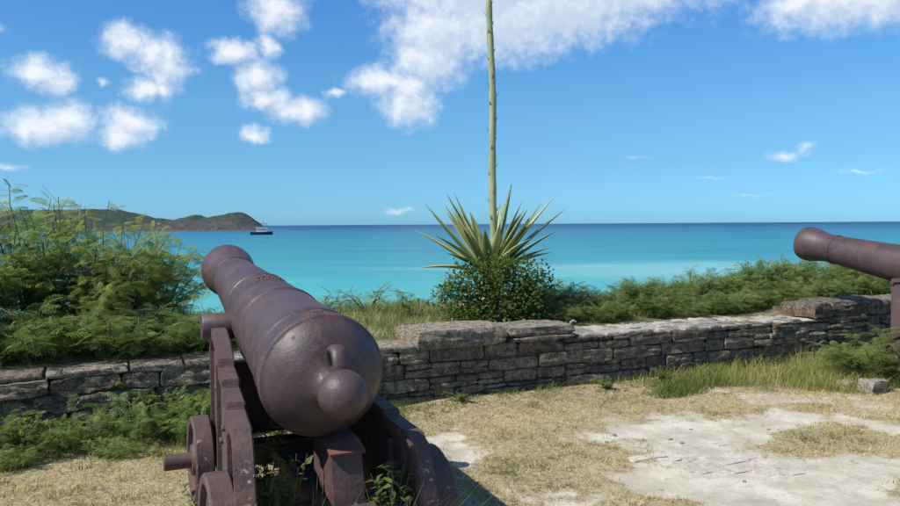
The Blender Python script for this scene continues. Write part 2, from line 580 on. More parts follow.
SAND = [[gpt(*p) for p in poly] for poly in (
    [(576, 440), (598, 430), (640, 421), (690, 417), (745, 414), (800, 412), (862, 416), (905, 424), (905, 433), (850, 428), (790, 428),
     (758, 431), (756, 441), (770, 453), (800, 460), (830, 466), (905, 461), (905, 560), (860, 560), (810, 530), (745, 512), (715, 505), (690, 497), (640, 492),
     (632, 481), (655, 466), (664, 456), (648, 447), (618, 449)],
    [(528, 500), (550, 493), (600, 500), (612, 512), (590, 530), (520, 530)],
    [(428, 440), (450, 440), (478, 456), (470, 463), (440, 452)],
)]


def sdf_poly(px, py, poly):
    """signed distance (negative inside), arrays"""
    d = np.full(px.shape, 1e9); inside = np.zeros(px.shape, bool)
    n = len(poly)
    for i in range(n):
        ax, ay = poly[i]; bx, by = poly[(i + 1) % n]
        ex, ey = bx - ax, by - ay
        t = np.clip(((px - ax) * ex + (py - ay) * ey) / (ex * ex + ey * ey + 1e-12), 0, 1)
        d = np.minimum(d, np.hypot(px - ax - ex * t, py - ay - ey * t))
        c = ((ay > py) != (by > py)) & (px < (bx - ax) * (py - ay) / (by - ay + 1e-12) + ax)
        inside ^= c
    return np.where(inside, -d, d)


def vnoise(x, y, f, seed=0):
    """cheap smooth value noise 0..1, arrays"""
    x = x * f + seed * 17.3; y = y * f - seed * 9.1
    xi = np.floor(x).astype(np.int64); yi = np.floor(y).astype(np.int64)
    fx = x - xi; fy = y - yi
    fx = fx * fx * (3 - 2 * fx); fy = fy * fy * (3 - 2 * fy)

    def h(a, b):
        n = (a * 374761393 + b * 668265263 + seed * 1274126177) & 0x7fffffff
        n = ((n ^ (n >> 13)) * 1274126177) & 0x7fffffff
        return ((n ^ (n >> 16)) & 0xffff) / 65535.0
    return (h(xi, yi) * (1 - fx) + h(xi + 1, yi) * fx) * (1 - fy) + (h(xi, yi + 1) * (1 - fx) + h(xi + 1, yi + 1) * fx) * fy


def fbm(x, y, f, seed=0, o=4):
    s = 0; a = .5; t = 0
    for i in range(o):
        s = s + a * vnoise(x, y, f * 2 ** i, seed + i); t += a; a *= .5
    return s / t


def sand_amount(x, y):
    x = np.asarray(x, float); y = np.asarray(y, float)
    d = np.minimum.reduce([sdf_poly(x, y, p) for p in SAND])
    d = d + (fbm(x, y, 2.6, 3) - .5) * .75 + (fbm(x, y, 11, 8) - .5) * .36
    s = np.clip(.5 - d / .34, 0, 1)
    patch = np.clip((fbm(x, y, 1.3, 21) - .62) / .1, 0, 1) * .5 * (x > -.5)
    return np.clip(np.maximum(s, patch), 0, 1)


def ground_z(x, y):
    x = np.asarray(x, float); y = np.asarray(y, float)
    u, w = uw(x, y)
    z = (fbm(x, y, .7, 5) - .5) * .06 + (fbm(x, y, 4, 15) - .5) * .018
    z = z + np.clip((w + .8) / .8, 0, 1) ** 2 * .06
    return z - sand_amount(x, y) * .018


def bank_z(u, w):
    """fill behind the parapet, then the bluff down to the water"""
    z = .50 + np.clip((w - .3) / 2.0, 0, 1) * .12 + (fbm(u, w, 1.1, 31) - .5) * .10 + (fbm(u, w, 5, 33) - .5) * .04
    z = z + np.where(u > 4.4, np.clip((u - 4.4) / .5, 0, 1) * .1, 0) + np.clip((-.6 - u) / 3, 0, 1) * .06
    drop = np.clip(w - 2.6, 0, None)
    return z - .16 * drop ** 2 - .35 * drop * np.clip(drop / 2, 0, 1)


def grid_np(xs, ys, fz, tintf=None):
    X, Y = np.meshgrid(xs, ys)
    Z = fz(X, Y)
    V = np.stack([X, Y, Z], -1).reshape(-1, 3)
    nx, ny = len(xs), len(ys)
    i = np.arange(nx * ny).reshape(ny, nx)
    F = np.stack([i[:-1, :-1], i[:-1, 1:], i[1:, 1:], i[1:, :-1]], -1).reshape(-1, 4)
    t = tintf(X, Y).reshape(-1) if tintf else None
    return V, F, t


def mat_ground():
    k = new_mat('fort_ground')
    co = k.n('ShaderNodeNewGeometry').outputs['Position']
    a = k.n('ShaderNodeAttribute', attribute_name='tint').outputs['Fac']
    n1 = k.noise(co, 3, 5, .6); n2 = k.noise(co, 22, 6, .7); n3 = k.noise(co, 110, 4, .7)
    soil = k.mix(k.smooth(n2, .35, .65), (0.25, 0.205, 0.12), (0.44, 0.365, 0.225))
    soil = k.mix(k.math('MULTIPLY', k.smooth(n3, .5, .7), .6), soil, (0.40, 0.33, 0.19))
    sand = k.mix(k.smooth(n1, .35, .68), (0.46, 0.41, 0.31), (0.62, 0.57, 0.45))
    sand = k.mix(k.math('MULTIPLY', k.smooth(n2, .56, .72), .55), sand, (0.29, 0.255, 0.20))
    sand = k.mix(k.math('MULTIPLY', k.smooth(n3, .54, .66), .55), sand, (0.22, 0.19, 0.15))
    sand = k.mix(k.math('MULTIPLY', k.smooth(k.noise(k.mapping(co, (1, 1, 1), (4, 2, 0)), 7, 5, .65), .52, .64), .45), sand, (0.36, 0.30, 0.25))
    sand = k.mix(k.math('MULTIPLY', k.smooth(k.noise(co, 1.4, 4, .6), .52, .7), .35), sand, (0.33, 0.28, 0.22))
    f = k.smooth(k.math('ADD', a, k.math('MULTIPLY', k.math('SUBTRACT', n2, .5), .5)), .3, .65)
    k.put(k.bsdf.inputs['Base Color'], k.mix(f, soil, sand))
    k.bsdf.inputs['Roughness'].default_value = .95
    k.bsdf.inputs['Specular IOR Level'].default_value = .15
    k.put(k.bsdf.inputs['Normal'], bump(k, k.math('ADD', k.math('MULTIPLY', n2, .6), k.math('MULTIPLY', n3, .3)), .7, .025))
    return k.m


def mat_bank():
    k = new_mat('bank_soil')
    co = k.n('ShaderNodeNewGeometry').outputs['Position']
    n2 = k.noise(co, 12, 6, .7)
    n1 = k.noise(co, 2, 4, .6)
    c = k.mix(k.smooth(n2, .35, .65), (0.09, 0.085, 0.035), (0.24, 0.20, 0.10))
    c = k.mix(k.smooth(n1, .5, .65), c, (0.07, 0.09, 0.03))
    k.put(k.bsdf.inputs['Base Color'], c)
    k.bsdf.inputs['Roughness'].default_value = .95
    k.put(k.bsdf.inputs['Normal'], bump(k, n2, .8, .03))
    return k.m


def build_ground():
    # fine sheet in view, coarse sheet around it, butted edge to edge in u,w coordinates
    us = np.concatenate([np.linspace(-30, -6, 14)[:-1], np.arange(-6, 7.5, .045), np.linspace(7.5, 30, 14)[1:]])
    ws = np.concatenate([np.linspace(-40, -5.2, 16)[:-1], np.arange(-5.2, .32, .045)])

    def fz(u, w):
        p = P0
        return ground_z(p.x + U.x * u + W.x * w, p.y + U.y * u + W.y * w)

    def ft(u, w):
        return sand_amount(P0.x + U.x * u + W.x * w, P0.y + U.y * u + W.y * w)
    V, F, t = grid_np(us, ws, fz, ft)
    Vw = np.stack([P0.x + U.x * V[:, 0] + W.x * V[:, 1], P0.y + U.y * V[:, 0] + W.y * V[:, 1], V[:, 2]], -1)
    g = obj('ground', mesh_np('ground', Vw, F, mat_ground(), t, True))
    tag(g, kind='structure')
    us = np.concatenate([np.linspace(-30, -6, 20)[:-1], np.arange(-6, 8, .12), np.linspace(8, 30, 20)[1:]])
    ws = np.concatenate([np.arange(.3, 4, .12), np.arange(4, 12, .4)])
    V, F, _ = grid_np(us, ws, bank_z)
    Vw = np.stack([P0.x + U.x * V[:, 0] + W.x * V[:, 1], P0.y + U.y * V[:, 0] + W.y * V[:, 1], np.maximum(V[:, 2], -12)], -1)
    b = obj('bank', mesh_np('bank', Vw, F, mat_bank(), None, True))
    tag(b, kind='structure')
    return g


GROUND = build_ground()
SEA_Z = -7.9


def build_sea():
    k = new_mat('sea_water')
    co = k.n('ShaderNodeNewGeometry').outputs['Position']
    s = k.n('ShaderNodeSeparateXYZ'); k.put(s.inputs[0], co)
    r = k.vmath('LENGTH', k.vmath('MULTIPLY', co, (1, 1, 0)))
    big = k.noise(k.mapping(co, (.0035, .011, 0)), 1.0, 4, .55)
    lr = k.math('LOGARITHM', k.math('MAXIMUM', r, 20), 10)
    lr = k.math('ADD', lr, k.math('MULTIPLY', k.math('SUBTRACT', big, .5), .34))
    f = k.math('DIVIDE', k.math('SUBTRACT', lr, 1.8), 2.2)        # 63 m .. 10 km
    # shallow sand shelf to reef to deep water
    c = k.ramp(f, [(0.00, (0.14, 0.43, 0.39)), (0.12, (0.070, 0.355, 0.350)), (.22, (0.046, 0.265, 0.295)), (.36, (0.032, 0.205, 0.262)),
                   (.50, (0.022, 0.165, 0.245)), (.62, (0.014, 0.115, 0.205)), (.74, (0.008, 0.060, 0.145)), (.92, (0.005, 0.042, 0.12))])
    st = k.noise(k.mapping(co, (.012, .05, 0)), 1.0, 5, .6)
    c = k.mix(k.math('MULTIPLY', k.smooth(st, .52, .70), .30), c, (0.13, 0.40, 0.44))
    c = k.mix(k.math('MULTIPLY', k.smooth(k.noise(k.mapping(co, (.006, .02, 0), (5, 9, 0)), 1.0, 4, .6), .55, .70), .30), c, (0.012, 0.13, 0.24))
    rip = k.noise(k.mapping(co, (.06, .22, 0), (1, 3, 0)), 1.0, 6, .68)
    c = k.mix(k.math('MULTIPLY', k.smooth(rip, .50, .72), .22), c, (0.16, 0.44, 0.47))
    c = k.mix(k.math('MULTIPLY', k.smooth(rip, .48, .30), .28), c, (0.010, 0.12, 0.19))
    # pale sand bar close in, off to the right
    bar = k.vmath('LENGTH', k.vmath('MULTIPLY', k.vmath('SUBTRACT', co, (50, 158, 0)), (1 / 52, 1 / 38, 0)))
    bar = k.smooth(k.math('ADD', bar, k.math('MULTIPLY', k.math('SUBTRACT', st, .5), 2.2)), 1.35, .2)
    c = k.mix(k.math('MULTIPLY', bar, .6), c, (0.27, 0.50, 0.48))
    k.put(k.bsdf.inputs['Base Color'], c)
    k.bsdf.inputs['Roughness'].default_value = .38
    k.bsdf.inputs['Specular IOR Level'].default_value = .06
    wv = k.math('ADD', k.noise(k.mapping(co, (.35, .8, 0)), 1.0, 5, .62), k.math('MULTIPLY', k.noise(k.mapping(co, (1.6, 3, 0)), 1.0, 3, .6), .25))
    k.put(k.bsdf.inputs['Normal'], bump(k, wv, .8, .5))
    rs = [0.5, 60, 120, 250, 500, 1000, 2200, 5000, 12000, 30000, 80000]
    seg = 96
    V = [(rr * math.cos(2 * math.pi * i / seg), rr * math.sin(2 * math.pi * i / seg), SEA_Z) for rr in rs for i in range(seg)]
    F = [(a * seg + i, a * seg + (i + 1) % seg, (a + 1) * seg + (i + 1) % seg, (a + 1) * seg + i) for a in range(len(rs) - 1) for i in range(seg)]
    o = obj('sea', mesh_np('sea', np.array(V), np.array(F), k.m))
    # faces must look up
    me = o.data
    me.update()
    if me.polygons[0].normal.z < 0:
        me.flip_normals()
    tag(o, kind='structure')


build_sea()


def build_headland():
    k = new_mat('headland_scrub')
    geo = k.n('ShaderNodeNewGeometry')
    co = geo.outputs['Position']
    s = k.n('ShaderNodeSeparateXYZ'); k.put(s.inputs[0], co)
    n1 = k.noise(co, .035, 6, .68); n2 = k.noise(co, .12, 5, .7)
    scrub = k.mix(k.smooth(n2, .35, .65), (0.014, 0.030, 0.022), (0.034, 0.056, 0.038))
    rock = k.mix(k.smooth(n2, .35, .65), (0.034, 0.034, 0.034), (0.090, 0.080, 0.070))
    hz = k.math('ADD', k.math('MULTIPLY', k.math('SUBTRACT', s.outputs[2], SEA_Z), .030), k.math('MULTIPLY', n1, 1.3))
    east = k.smooth(s.outputs[0], -620, -480)
    rk = k.math('MULTIPLY', k.smooth(hz, 1.45, .95), k.math('ADD', k.math('MULTIPLY', east, .65), .12))
    c = k.mix(rk, scrub, rock)
    shore = k.smooth(k.math('SUBTRACT', s.outputs[2], SEA_Z), 3.2, 1.0)
    c = k.mix(k.math('MULTIPLY', shore, .7), c, (0.10, 0.09, 0.075))
    k.put(k.bsdf.inputs['Base Color'], c)
    k.bsdf.inputs['Roughness'].default_value = .95
    k.put(k.bsdf.inputs['Normal'], bump(k, n2, .9, 4.0))
    # ridge line: (azimuth px offset from centre, height m) at about 1450 m
    D = 1450.0
    ridge = [(x * 1.028, h) for x, h in ((-900, 34), (-700, 40), (-520, 44), (-450, 43), (-390, 42.5), (-353, 43.5), (-332, 42), (-315, 35.5), (-295, 26.5), (-275, 20.5), (-266, 26), (-254, 30), (-243, 25.5), (-228, 29.5),
                                             (-217, 35.5), (-205, 34.5), (-199, 28), (-193, 20), (-187, 11), (-183, 3), (-180, -4), (-170, -7))]
    rx = np.array([a / 780 * D for a, _ in ridge]); rh = np.array([h for _, h in ridge])
    xs = np.arange(rx[0], rx[-1], 5.0); ys = np.concatenate([np.linspace(-70, 260, 60)])

    def fz(x, y):
        h = np.interp(x, rx, rh)
        back = np.clip((-335 - x) * 1.1, 12, 230)          # the point narrows to a cliff
        prof = np.clip(np.where(y < 40, (y + 55) / 95, 1 - (y - 40) / back), -.4, 1)
        prof = np.sign(prof) * np.abs(prof) ** .7
        z = np.where(h > 0, h * prof, h)
        z = z + (fbm(x, y, .02, 41) - .5) * 5 * np.clip(z / 12, 0, 1) + (fbm(x, y, .09, 45, 3) - .5) * 4.0 * np.clip(z / 10, 0, 1)
        z = z + (vnoise(x, y, .16, 77) - .5) * 1.6 * np.clip(z / 10, 0, 1)
        return z + SEA_Z
    V, F, _ = grid_np(xs, ys, fz)
    V[:, 1] += D
    tag(obj('headland', mesh_np('headland', V, F, k.m, None, False)), kind='structure')


build_headland()

# ================================================================== parapet wall
TEMPLATES = {}


def stone_mesh(sx, sy, sz, mat, rough=.5, seed=0, cuts=3):
    """a hewn, weathered block: rounded edges, uneven faces"""
    if cuts not in TEMPLATES:
        bm = bmesh.new(); bmesh.ops.create_cube(bm, size=2.0)
        bmesh.ops.subdivide_edges(bm, edges=bm.edges[:], cuts=cuts, use_grid_fill=True)
        TEMPLATES[cuts] = (np.array([tuple(v.co) for v in bm.verts]), np.array([[v.index for v in f.verts] for f in bm.faces])); bm.free()
    V0, F = TEMPLATES[cuts]
    V = V0.copy()
    q = V ** 2
    rd = .018 + .035 * rough
    V = V * (1 - rd * (q[:, [1, 2, 0]] * q[:, [2, 0, 1]]) * 1.6 - rd * .35 * (q[:, [1, 2, 0]] + q[:, [2, 0, 1]]) * .5)
    H = np.array([sx, sy, sz]) * .5
    P = V * H
    amp = min(sx, sy, sz) * .16 * rough
    off = Vector((seed * 3.17, seed * 1.7, seed * 5.3))
    out = np.empty_like(P)
    for i, p in enumerate(P):
        pv = Vector(p)
        d = noise.noise_vector(pv * 6.5 + off) * amp * .8 + noise.noise_vector(pv * 21 + off) * amp * 1.1
        if abs(V[i, 1]) > .6:                       # bedding planes weathered out of the face
            d.y += noise.noise(Vector((pv.x * 3.5, seed * 2.3, pv.z * 34))) * min(.016, sz * .12)
        out[i] = pv + d
    me = mesh_np('stone', out, F, mat, None, True)
    me.set_sharp_from_angle(angle=R(30))
    return me


def build_wall():
    root = empty('parapet_wall', wp(0, 0, 0), HEAD)
    tag(root, 'long low weathered stone parapet wall running between the two cannons and the sea', 'wall')
    # hearting behind the facing
    core = [(-5.6, -.3, .43), (-.3, 1.3, .45), (1.3, 4.5, .42), (4.5, 9.1, .60)]
    k = 0
    for a, b, h in core:
        me = bm_mesh('core', box_bm((a + .002, .035, -.2), (b - .002, .66, h)), M['mortar'])
        obj('core', me, root)
    n = [0]

    def put(u0, u1, z0, z1, w0, w1, mat, rough=.5, tilt=0.02):
        n[0] += 1
        sx, sy, sz = u1 - u0, w1 - w0, z1 - z0
        cuts = 6 if max(sx, sz) > .3 else (5 if sx > .18 else 3)
        me = stone_mesh(sx, sy, sz, M[mat], rough, n[0], cuts)
        obj('stone', me, root, ((u0 + u1) / 2, (w0 + w1) / 2, (z0 + z1) / 2),
            (rnd.gauss(0, tilt), rnd.gauss(0, tilt * .7), rnd.gauss(0, tilt * .6)))

    # coursed facing
    rows = [-.08, .055, .165, .275, .395, .525]
    for ri in range(5):
        z0, z1 = rows[ri], rows[ri + 1]
        u = -5.6 + rnd.uniform(0, .2)
        while u < 8.9:
            left = u < -.9
            wd = rnd.uniform(.22, .62) if not left else rnd.uniform(.24, .55)
            if 1.2 < u < 1.34 and ri == 4:
                wd = .34
            if 4.2 < u < 4.5:
                wd = 4.5 - u + .12
            u1 = u + wd
            top = z1 + (rnd.uniform(-.016, .012) if ri < 4 else rnd.uniform(-.02, .005))
            mat = 'stone'
            ro = .5
            if left:
                mat = 'rubble' if rnd.random() < .45 and ri < 3 else 'stone'; ro = .95
            if -3.0 < u < -.9 and ri < 3:
                mat = 'rubble'; ro = 1.15
            wj = rnd.uniform(-.018, .022) + (rnd.uniform(-.02, .03) if left else 0)
            g = rnd.uniform(.002, .008)
            split = rnd.random()
            if split < (.22 if u < 1.2 else .38) and not left:
                zm = z0 + (z1 - z0) * rnd.uniform(.35, .65)
                put(u + g, u1 - g, z0 + g * .6, zm - .004, wj, .26, mat, .8)
                if wd > .34 and rnd.random() < .5:
                    um = u + wd * rnd.uniform(.4, .6)
                    put(u + g, um - g, zm + .004, top - g * .6, wj + .012, .26, mat, .8)
                    put(um + g, u1 - g, zm + .004, top - g * .6, wj - .008, .26, mat, .8)
                else:
                    put(u + g, u1 - g, zm + .004, top - g * .6, wj + rnd.uniform(-.015, .015), .26, mat, .8)
            else:
                put(u + g, u1 - g, z0 + g * .6, top - g * .6, wj, .26, mat, ro)
            u = u1
    # two big loose cap stones in the middle
    put(-.33, .545, .525, .685, -.045, .50, 'cap', .5, .006)
    put(.575, 1.31, .56, .645, .005, .52, 'cap', .8, .006)
    put(.60, 1.28, .52, .562, -.01, .4, 'stone', .8, .006)
    # flat pale slabs on the left stretch
    u = -5.5
    while u < -.45:
        wd = rnd.uniform(.35, .75)
        put(u, u + wd - .015, .515, .56 + rnd.uniform(0, .018), -.015 + rnd.uniform(-.02, .02), .42, 'cap', .8, .008)
        u += wd
    # raised right-hand stretch
    u = 4.44
    for wd in (.30, .52, .50, .46, .55, .6, .5, .62, .45):
        put(u, u + wd - .012, .525, .685 + rnd.uniform(-.012, .012), rnd.uniform(-.02, .015), .5, 'cap' if rnd.random() < .6 else 'stone', .6, .01)
        u += wd
    # lime-bound rubble along the broken top
    u = 1.33
    while u < 4.42:
        for w0 in (.005, .2, .42):
            a = u + rnd.uniform(-.03, .03)
            wd = rnd.uniform(.12, .22)
            put(a, a + wd, .505 - (u - 1.3) * .006, .535 + rnd.uniform(-.008, .014) - (u - 1.3) * .006, w0 + rnd.uniform(-.015, .02), w0 + rnd.uniform(.2, .24), 'lime', 1.3, .035)
        u += rnd.uniform(.16, .21)
    return root


WALL = build_wall()

# ================================================================== cannons
def build_cannon():
    root = empty('cannon', (-0.573, 3.49, 0), HEAD)
    ELEV = R(6.9)
    prof = [(-.215, 0), (-.215, .068), (-.19, .070), (-.172, .076), (-.158, .086), (-.146, .100), (-.136, .118), (-.127, .138),
            (-.118, .158), (-.104, .182), (-.086, .206), (-.060, .234), (-.035, .252), (-.015, .263), (-.004, .270), (0, .274),
            (.006, .283), (.018, .288), (.055, .288), (.068, .283), (.074, .274), (.084, .271),
            (.19, .268), (.196, .274), (.224, .274), (.230, .266), (.5, .255),
            (.835, .242), (.842, .249), (.866, .249), (.872, .240), (1.15, .228), (1.44, .214), (1.447, .219), (1.47, .219), (1.477, .208),
            (1.9, .186), (2.42, .160), (2.427, .168), (2.448, .168), (2.455, .160), (2.52, .158), (2.58, .163), (2.64, .173), (2.70, .187), (2.745, .196), (2.785, .199), (2.82, .199),
            (2.845, .196), (2.852, .190), (2.87, .188), (2.878, .184), (2.88, .176), (2.88, .088), (2.2, .088), (2.2, 0)]
    pz = .917
    barrel = obj('barrel', bm_mesh('barrel', lathe(prof, 'Y', 64), M['iron'], 32), root, (0, 0, pz), (ELEV, 0, 0))
    # cascabel button + breeching loop
    bt = [(-.105, 0)] + [(-.105 * math.cos(a), .105 * math.sin(a)) for a in np.linspace(.2, math.pi * .86, 14)] + [(.105, .05), (.13, .06)]
    obj('cascabel_button', bm_mesh('cascabel_button', lathe([(p - .302, r) for p, r in bt], 'Y', 36), M['iron'], 40), barrel, (0, 0, .016))
    bm = bmesh.new()
    seg, tseg = 22, 12
    vs_ = []
    for i in range(seg):
        a = math.pi * (-.12 + 1.24 * i / (seg - 1))
        c = Vector((0, -.200 + .068 * math.cos(a), .085 + .085 * math.sin(a)))
        e1 = Vector((0, math.cos(a), math.sin(a))); e2 = Vector((1, 0, 0))
        vs_.append([bm.verts.new(c + e1 * .021 * math.cos(t) + e2 * .036 * math.sin(t)) for t in np.linspace(0, 2 * math.pi, tseg, endpoint=False)])
    for i in range(seg - 1):
        for j in range(tseg):
            bm.faces.new((vs_[i][j], vs_[i][(j + 1) % tseg], vs_[i + 1][(j + 1) % tseg], vs_[i + 1][j]))
    obj('breeching_loop', bm_mesh('breeching_loop', bm, M['iron'], 60), barrel, (0, 0, .012))
    # vent patch
    obj('vent', bm_mesh('vent', box_bm((-.026, .11, .255), (.026, .165, .278), .008), M['iron_worn'], 40), barrel)
    # trunnions
    ty, tz = 1.235, -.045
    for sgn in (-1, 1):
        b = lathe([(.15, 0), (.15, .078), (.375, .074), (.383, .068), (.383, 0)], 'X', 28)
        for v in b.verts:
            v.co.x *= sgn
        me = bm_mesh('trunnion', b, M['iron'], 40)
        obj('trunnion', me, barrel, (0, ty, tz))
    # cast crown-and-cypher emblem in relief on the top of the barrel
    bm = bmesh.new()
    rr = .2235
    def relief(x, y, sx, sy, h):
        ang = x / rr
        b2 = bmesh.ops.create_icosphere(bm, subdivisions=2, radius=1.0)
        m = Matrix.Translation((rr * math.sin(ang), y, rr * math.cos(ang))) @ Matrix.Rotation(ang, 4, 'Y') @ Matrix.Diagonal((sx, sy, h, 1))
        bmesh.ops.transform(bm, matrix=m, verts=b2['verts'])
    for i in range(-4, 5):                                  # crown band and its points
        relief(i * .020, 1.235, .013, .012, .012)
    for i in range(-2, 3):
        relief(i * .034, 1.262 + .006 * (2 - abs(i)), .010, .020, .013)
    for i in range(-5, 6):
        relief(i * .013, 1.318 - .0011 * i * i, .009, .010, .012)
    relief(0, 1.338, .010, .016, .014); relief(0, 1.338, .018, .007, .012)
    for i in range(14):                                     # cypher loops below
        a = i / 14 * 2 * math.pi
        relief(-.034 + .030 * math.cos(a), 1.150 + .036 * math.sin(a), .010, .010, .010)
    for i in range(10):
        relief(.022 + (.018 * math.sin(i * .7)), 1.105 + i * .0095, .009, .009, .010)
    for i in range(8):
        relief(.052 + .014 * math.cos(i * .8), 1.11 + .011 * i, .009, .009, .010)
    obj('crown_emblem', bm_mesh('crown_emblem', bm, M['iron_worn'], 60), barrel, (0, 0, -.004))

    # ---- iron garrison carriage
    top = [(1.52, .95), (1.50, 1.0), (1.33, 1.02), (1.325, .97), (1.29, .945), (1.235, .935), (1.17, .945), (1.145, .99), (1.13, 1.02), (1.0, 1.01), (.85, .985), (.72, .955), (.62, .92),
           (.605, .885), (.36, .868), (.35, .832), (.10, .812), (.092, .785), (-.17, .762), (-.185, .74), (-.215, .725), (-.255, .66), (-.29, .57), (-.32, .47), (-.345, .36)]
    bottom = [(-.35, .20), (-.22, .20), (-.16, .30), (.16, .30), (.3, .24), (.5, .33), (.85, .36), (1.02, .30), (1.06, .19), (1.44, .19), (1.52, .26)]
    poly = top + bottom
    for sgn, s0 in ((-1, .38), (1, .365)):
        # web plate + top flange that follows the steps; the pair stands closer together at the muzzle end
        yaw = math.atan(.070) * sgn
        cheek = obj('cheek', bm_mesh('cheek', prism_bm(poly, -.022, .022, .004), M['iron_carriage'], 30), root, (sgn * s0, 0, -.105 if sgn > 0 else 0), (0, 0, yaw))
        fl = bmesh.new()
        t2 = top[::-1]
        n = len(t2)
        def inner(i):
            a = Vector(t2[max(i - 1, 0)]); b = Vector(t2[min(i + 1, n - 1)])
            d = (b - a).normalized()
            return Vector(t2[i]) + Vector((d.y, -d.x)) * .045
        ring = []
        for i in range(n):
            o = Vector(t2[i]); q = inner(i); o = o + (o - q).normalized() * .005
            ring.append([fl.verts.new((x, p[0], p[1])) for x, p in ((-.042, o), (.042, o), (.042, q), (-.042, q))])
        for i in range(n - 1):
            for j in range(4):
                fl.faces.new((ring[i][j], ring[i][(j + 1) % 4], ring[i + 1][(j + 1) % 4], ring[i + 1][j]))
        fl.faces.new(ring[0]); fl.faces.new(ring[-1][::-1])
        bmesh.ops.recalc_face_normals(fl, faces=fl.faces)
        bmesh.ops.bevel(fl, geom=[e for e in fl.edges if e.calc_face_angle(0) > .5], offset=.006, segments=2, affect='EDGES')
        obj('flange', bm_mesh('flange', fl, M['iron_carriage'], 35), cheek)
        for yy in (1.25, .72, .05):
            obj('rib', bm_mesh('rib', box_bm((-.045, yy - .02, .30), (.045, yy + .02, {1.25: .9, .72: .89, .05: .70}[yy]), .005), M['iron_carriage'], 30), cheek)
        for yy, zz in ((1.36, .62), (1.36, .42), (.95, .72), (.45, .62), (.28, .46), (-.2, .42), (.6, .52)):
            bt_ = lathe([(-.040, 0), (-.040, .014), (-.034, .018), (.034, .018), (.040, .014), (.040, 0)], 'X', 8)
            obj('bolt', bm_mesh('bolt', bt_, M['iron_carriage'], 30), cheek, (0, yy, zz))
        # cap square over the trunnion
        cs = bmesh.new()
        cv = []
        for i in range(11):
            a = math.pi * i / 10
            cv.append([cs.verts.new((x, 1.235 + r_ * math.cos(a), 1.015 + r_ * math.sin(a))) for x, r_ in ((-.03, .080), (.03, .080), (.03, .094), (-.03, .094))])
        for i in range(10):
            for j in range(4):
                cs.faces.new((cv[i][j], cv[i][(j + 1) % 4], cv[i + 1][(j + 1) % 4], cv[i + 1][j]))
        cs.free()
    # axles, with the ends standing proud of the trucks
    for yy, zz, xl, xr, rr_ in ((1.26, .25, -.60, .60, .045), (0.0, .27, -.655, .66, .045)):
        a = lathe([(xl, 0), (xl, rr_ - .006), (xl + .006, rr_), (xr - .006, rr_), (xr, rr_ - .006), (xr, 0)], 'X', 24)
        obj('axle', bm_mesh('axle', a, M['iron_carriage'], 40), root, (0, yy, zz))
        obj('axle_tree', bm_mesh('axle_tree', box_bm((-.30, yy - .07, zz - .06), (.30, yy + .07, zz + .07), .01), M['iron_carriage'], 30), root)
    # trucks
    def truck(r, x0, x1):
        w = x1 - x0
        pr = [(0, .05), (0, .085), (.012, .09), (.030, .10), (.030, r - .05), (.004, r - .045), (0, r - .012), (.010, r), (w - .010, r), (w, r - .012), (w - .004, r - .045), (w - .03, r - .05), (w - .03, .1), (w, .085), (w, .05), (0, .05)]
        b = lathe([(x0 + p, q) for p, q in pr], 'X', 40)
        bmesh.ops.remove_doubles(b, verts=b.verts, dist=1e-5)
        return b
    for r, yy, x0, x1 in ((.25, 1.26, -.45, -.345), (.25, 1.26, .345, .45), (.27, 0, -.525, -.415), (.27, 0, .445, .555)):
        obj('truck_wheel', bm_mesh('truck_wheel', truck(r, x0, x1), M['iron_carriage'], 35), root, (0, yy, r))
    # transom and elevating bed under the breech
    obj('transom', bm_mesh('transom', box_bm((-.27, 1.34, .34), (.27, 1.44, .78), .01), M['iron_carriage'], 30), root)
    bed = obj('stool_bed', bm_mesh('stool_bed', prism_bm([(-.26, .30), (.9, .30), (.9, .38), (-.20, .36), (-.26, .36)], -.06, .19, .008), M['iron_carriage'], 30), root)
    q = prism_bm([(-.14, .33), (.22, .33), (.22, .60), (.0, .606), (-.085, .586)], .005, .150, .01)
    obj('quoin', bm_mesh('quoin', q, M['iron_carriage'], 30), root)
    obj('quoin_plate', bm_mesh('quoin_plate', prism_bm([(-.105, .578), (-.0, .610), (.18, .612), (.18, .626), (-.005, .624), (-.112, .592)], -.004, .160, .004), M['rust'], 30), root)
    return root


def copy_tree(o, parent=None):
    c = o.copy(); COL.objects.link(c); c.parent = parent
    c.matrix_parent_inverse = o.matrix_parent_inverse
    for ch in list(o.children):
        copy_tree(ch, c)
    return c


CANNON = build_cannon()
tag(CANNON, 'large rust-brown iron cannon with round breech knob on a stepped iron carriage, nearest the viewer', 'cannon', 'old fort guns pointing out to sea')
c2 = copy_tree(CANNON)
c2.location = (5.36, 6.62, 0.02)
c2['label'] = 'brown iron cannon at the right edge with only its muzzle and chase in view'
for ch in c2.children:
    if ch.name.startswith('barrel'):
        ch.rotation_euler = (R(9.4), 0, 0)
        ch.location.z = .865

# ================================================================== vegetation
def rot_z(V, a):
    c, s = math.cos(a), math.sin(a)
    return np.stack([V[:, 0] * c - V[:, 1] * s, V[:, 0] * s + V[:, 1] * c, V[:, 2]], -1)


def frames(n, dirs):
    """orthonormal frames for direction vectors (n,3): d, side, up"""
    d = dirs / np.linalg.norm(dirs, axis=1, keepdims=True)
    up = np.tile([0, 0, 1.0], (n, 1)) + rng.normal(0, .35, (n, 3))
    s = np.cross(d, up); s /= np.linalg.norm(s, axis=1, keepdims=True) + 1e-9
    u = np.cross(s, d)
    return d, s, u


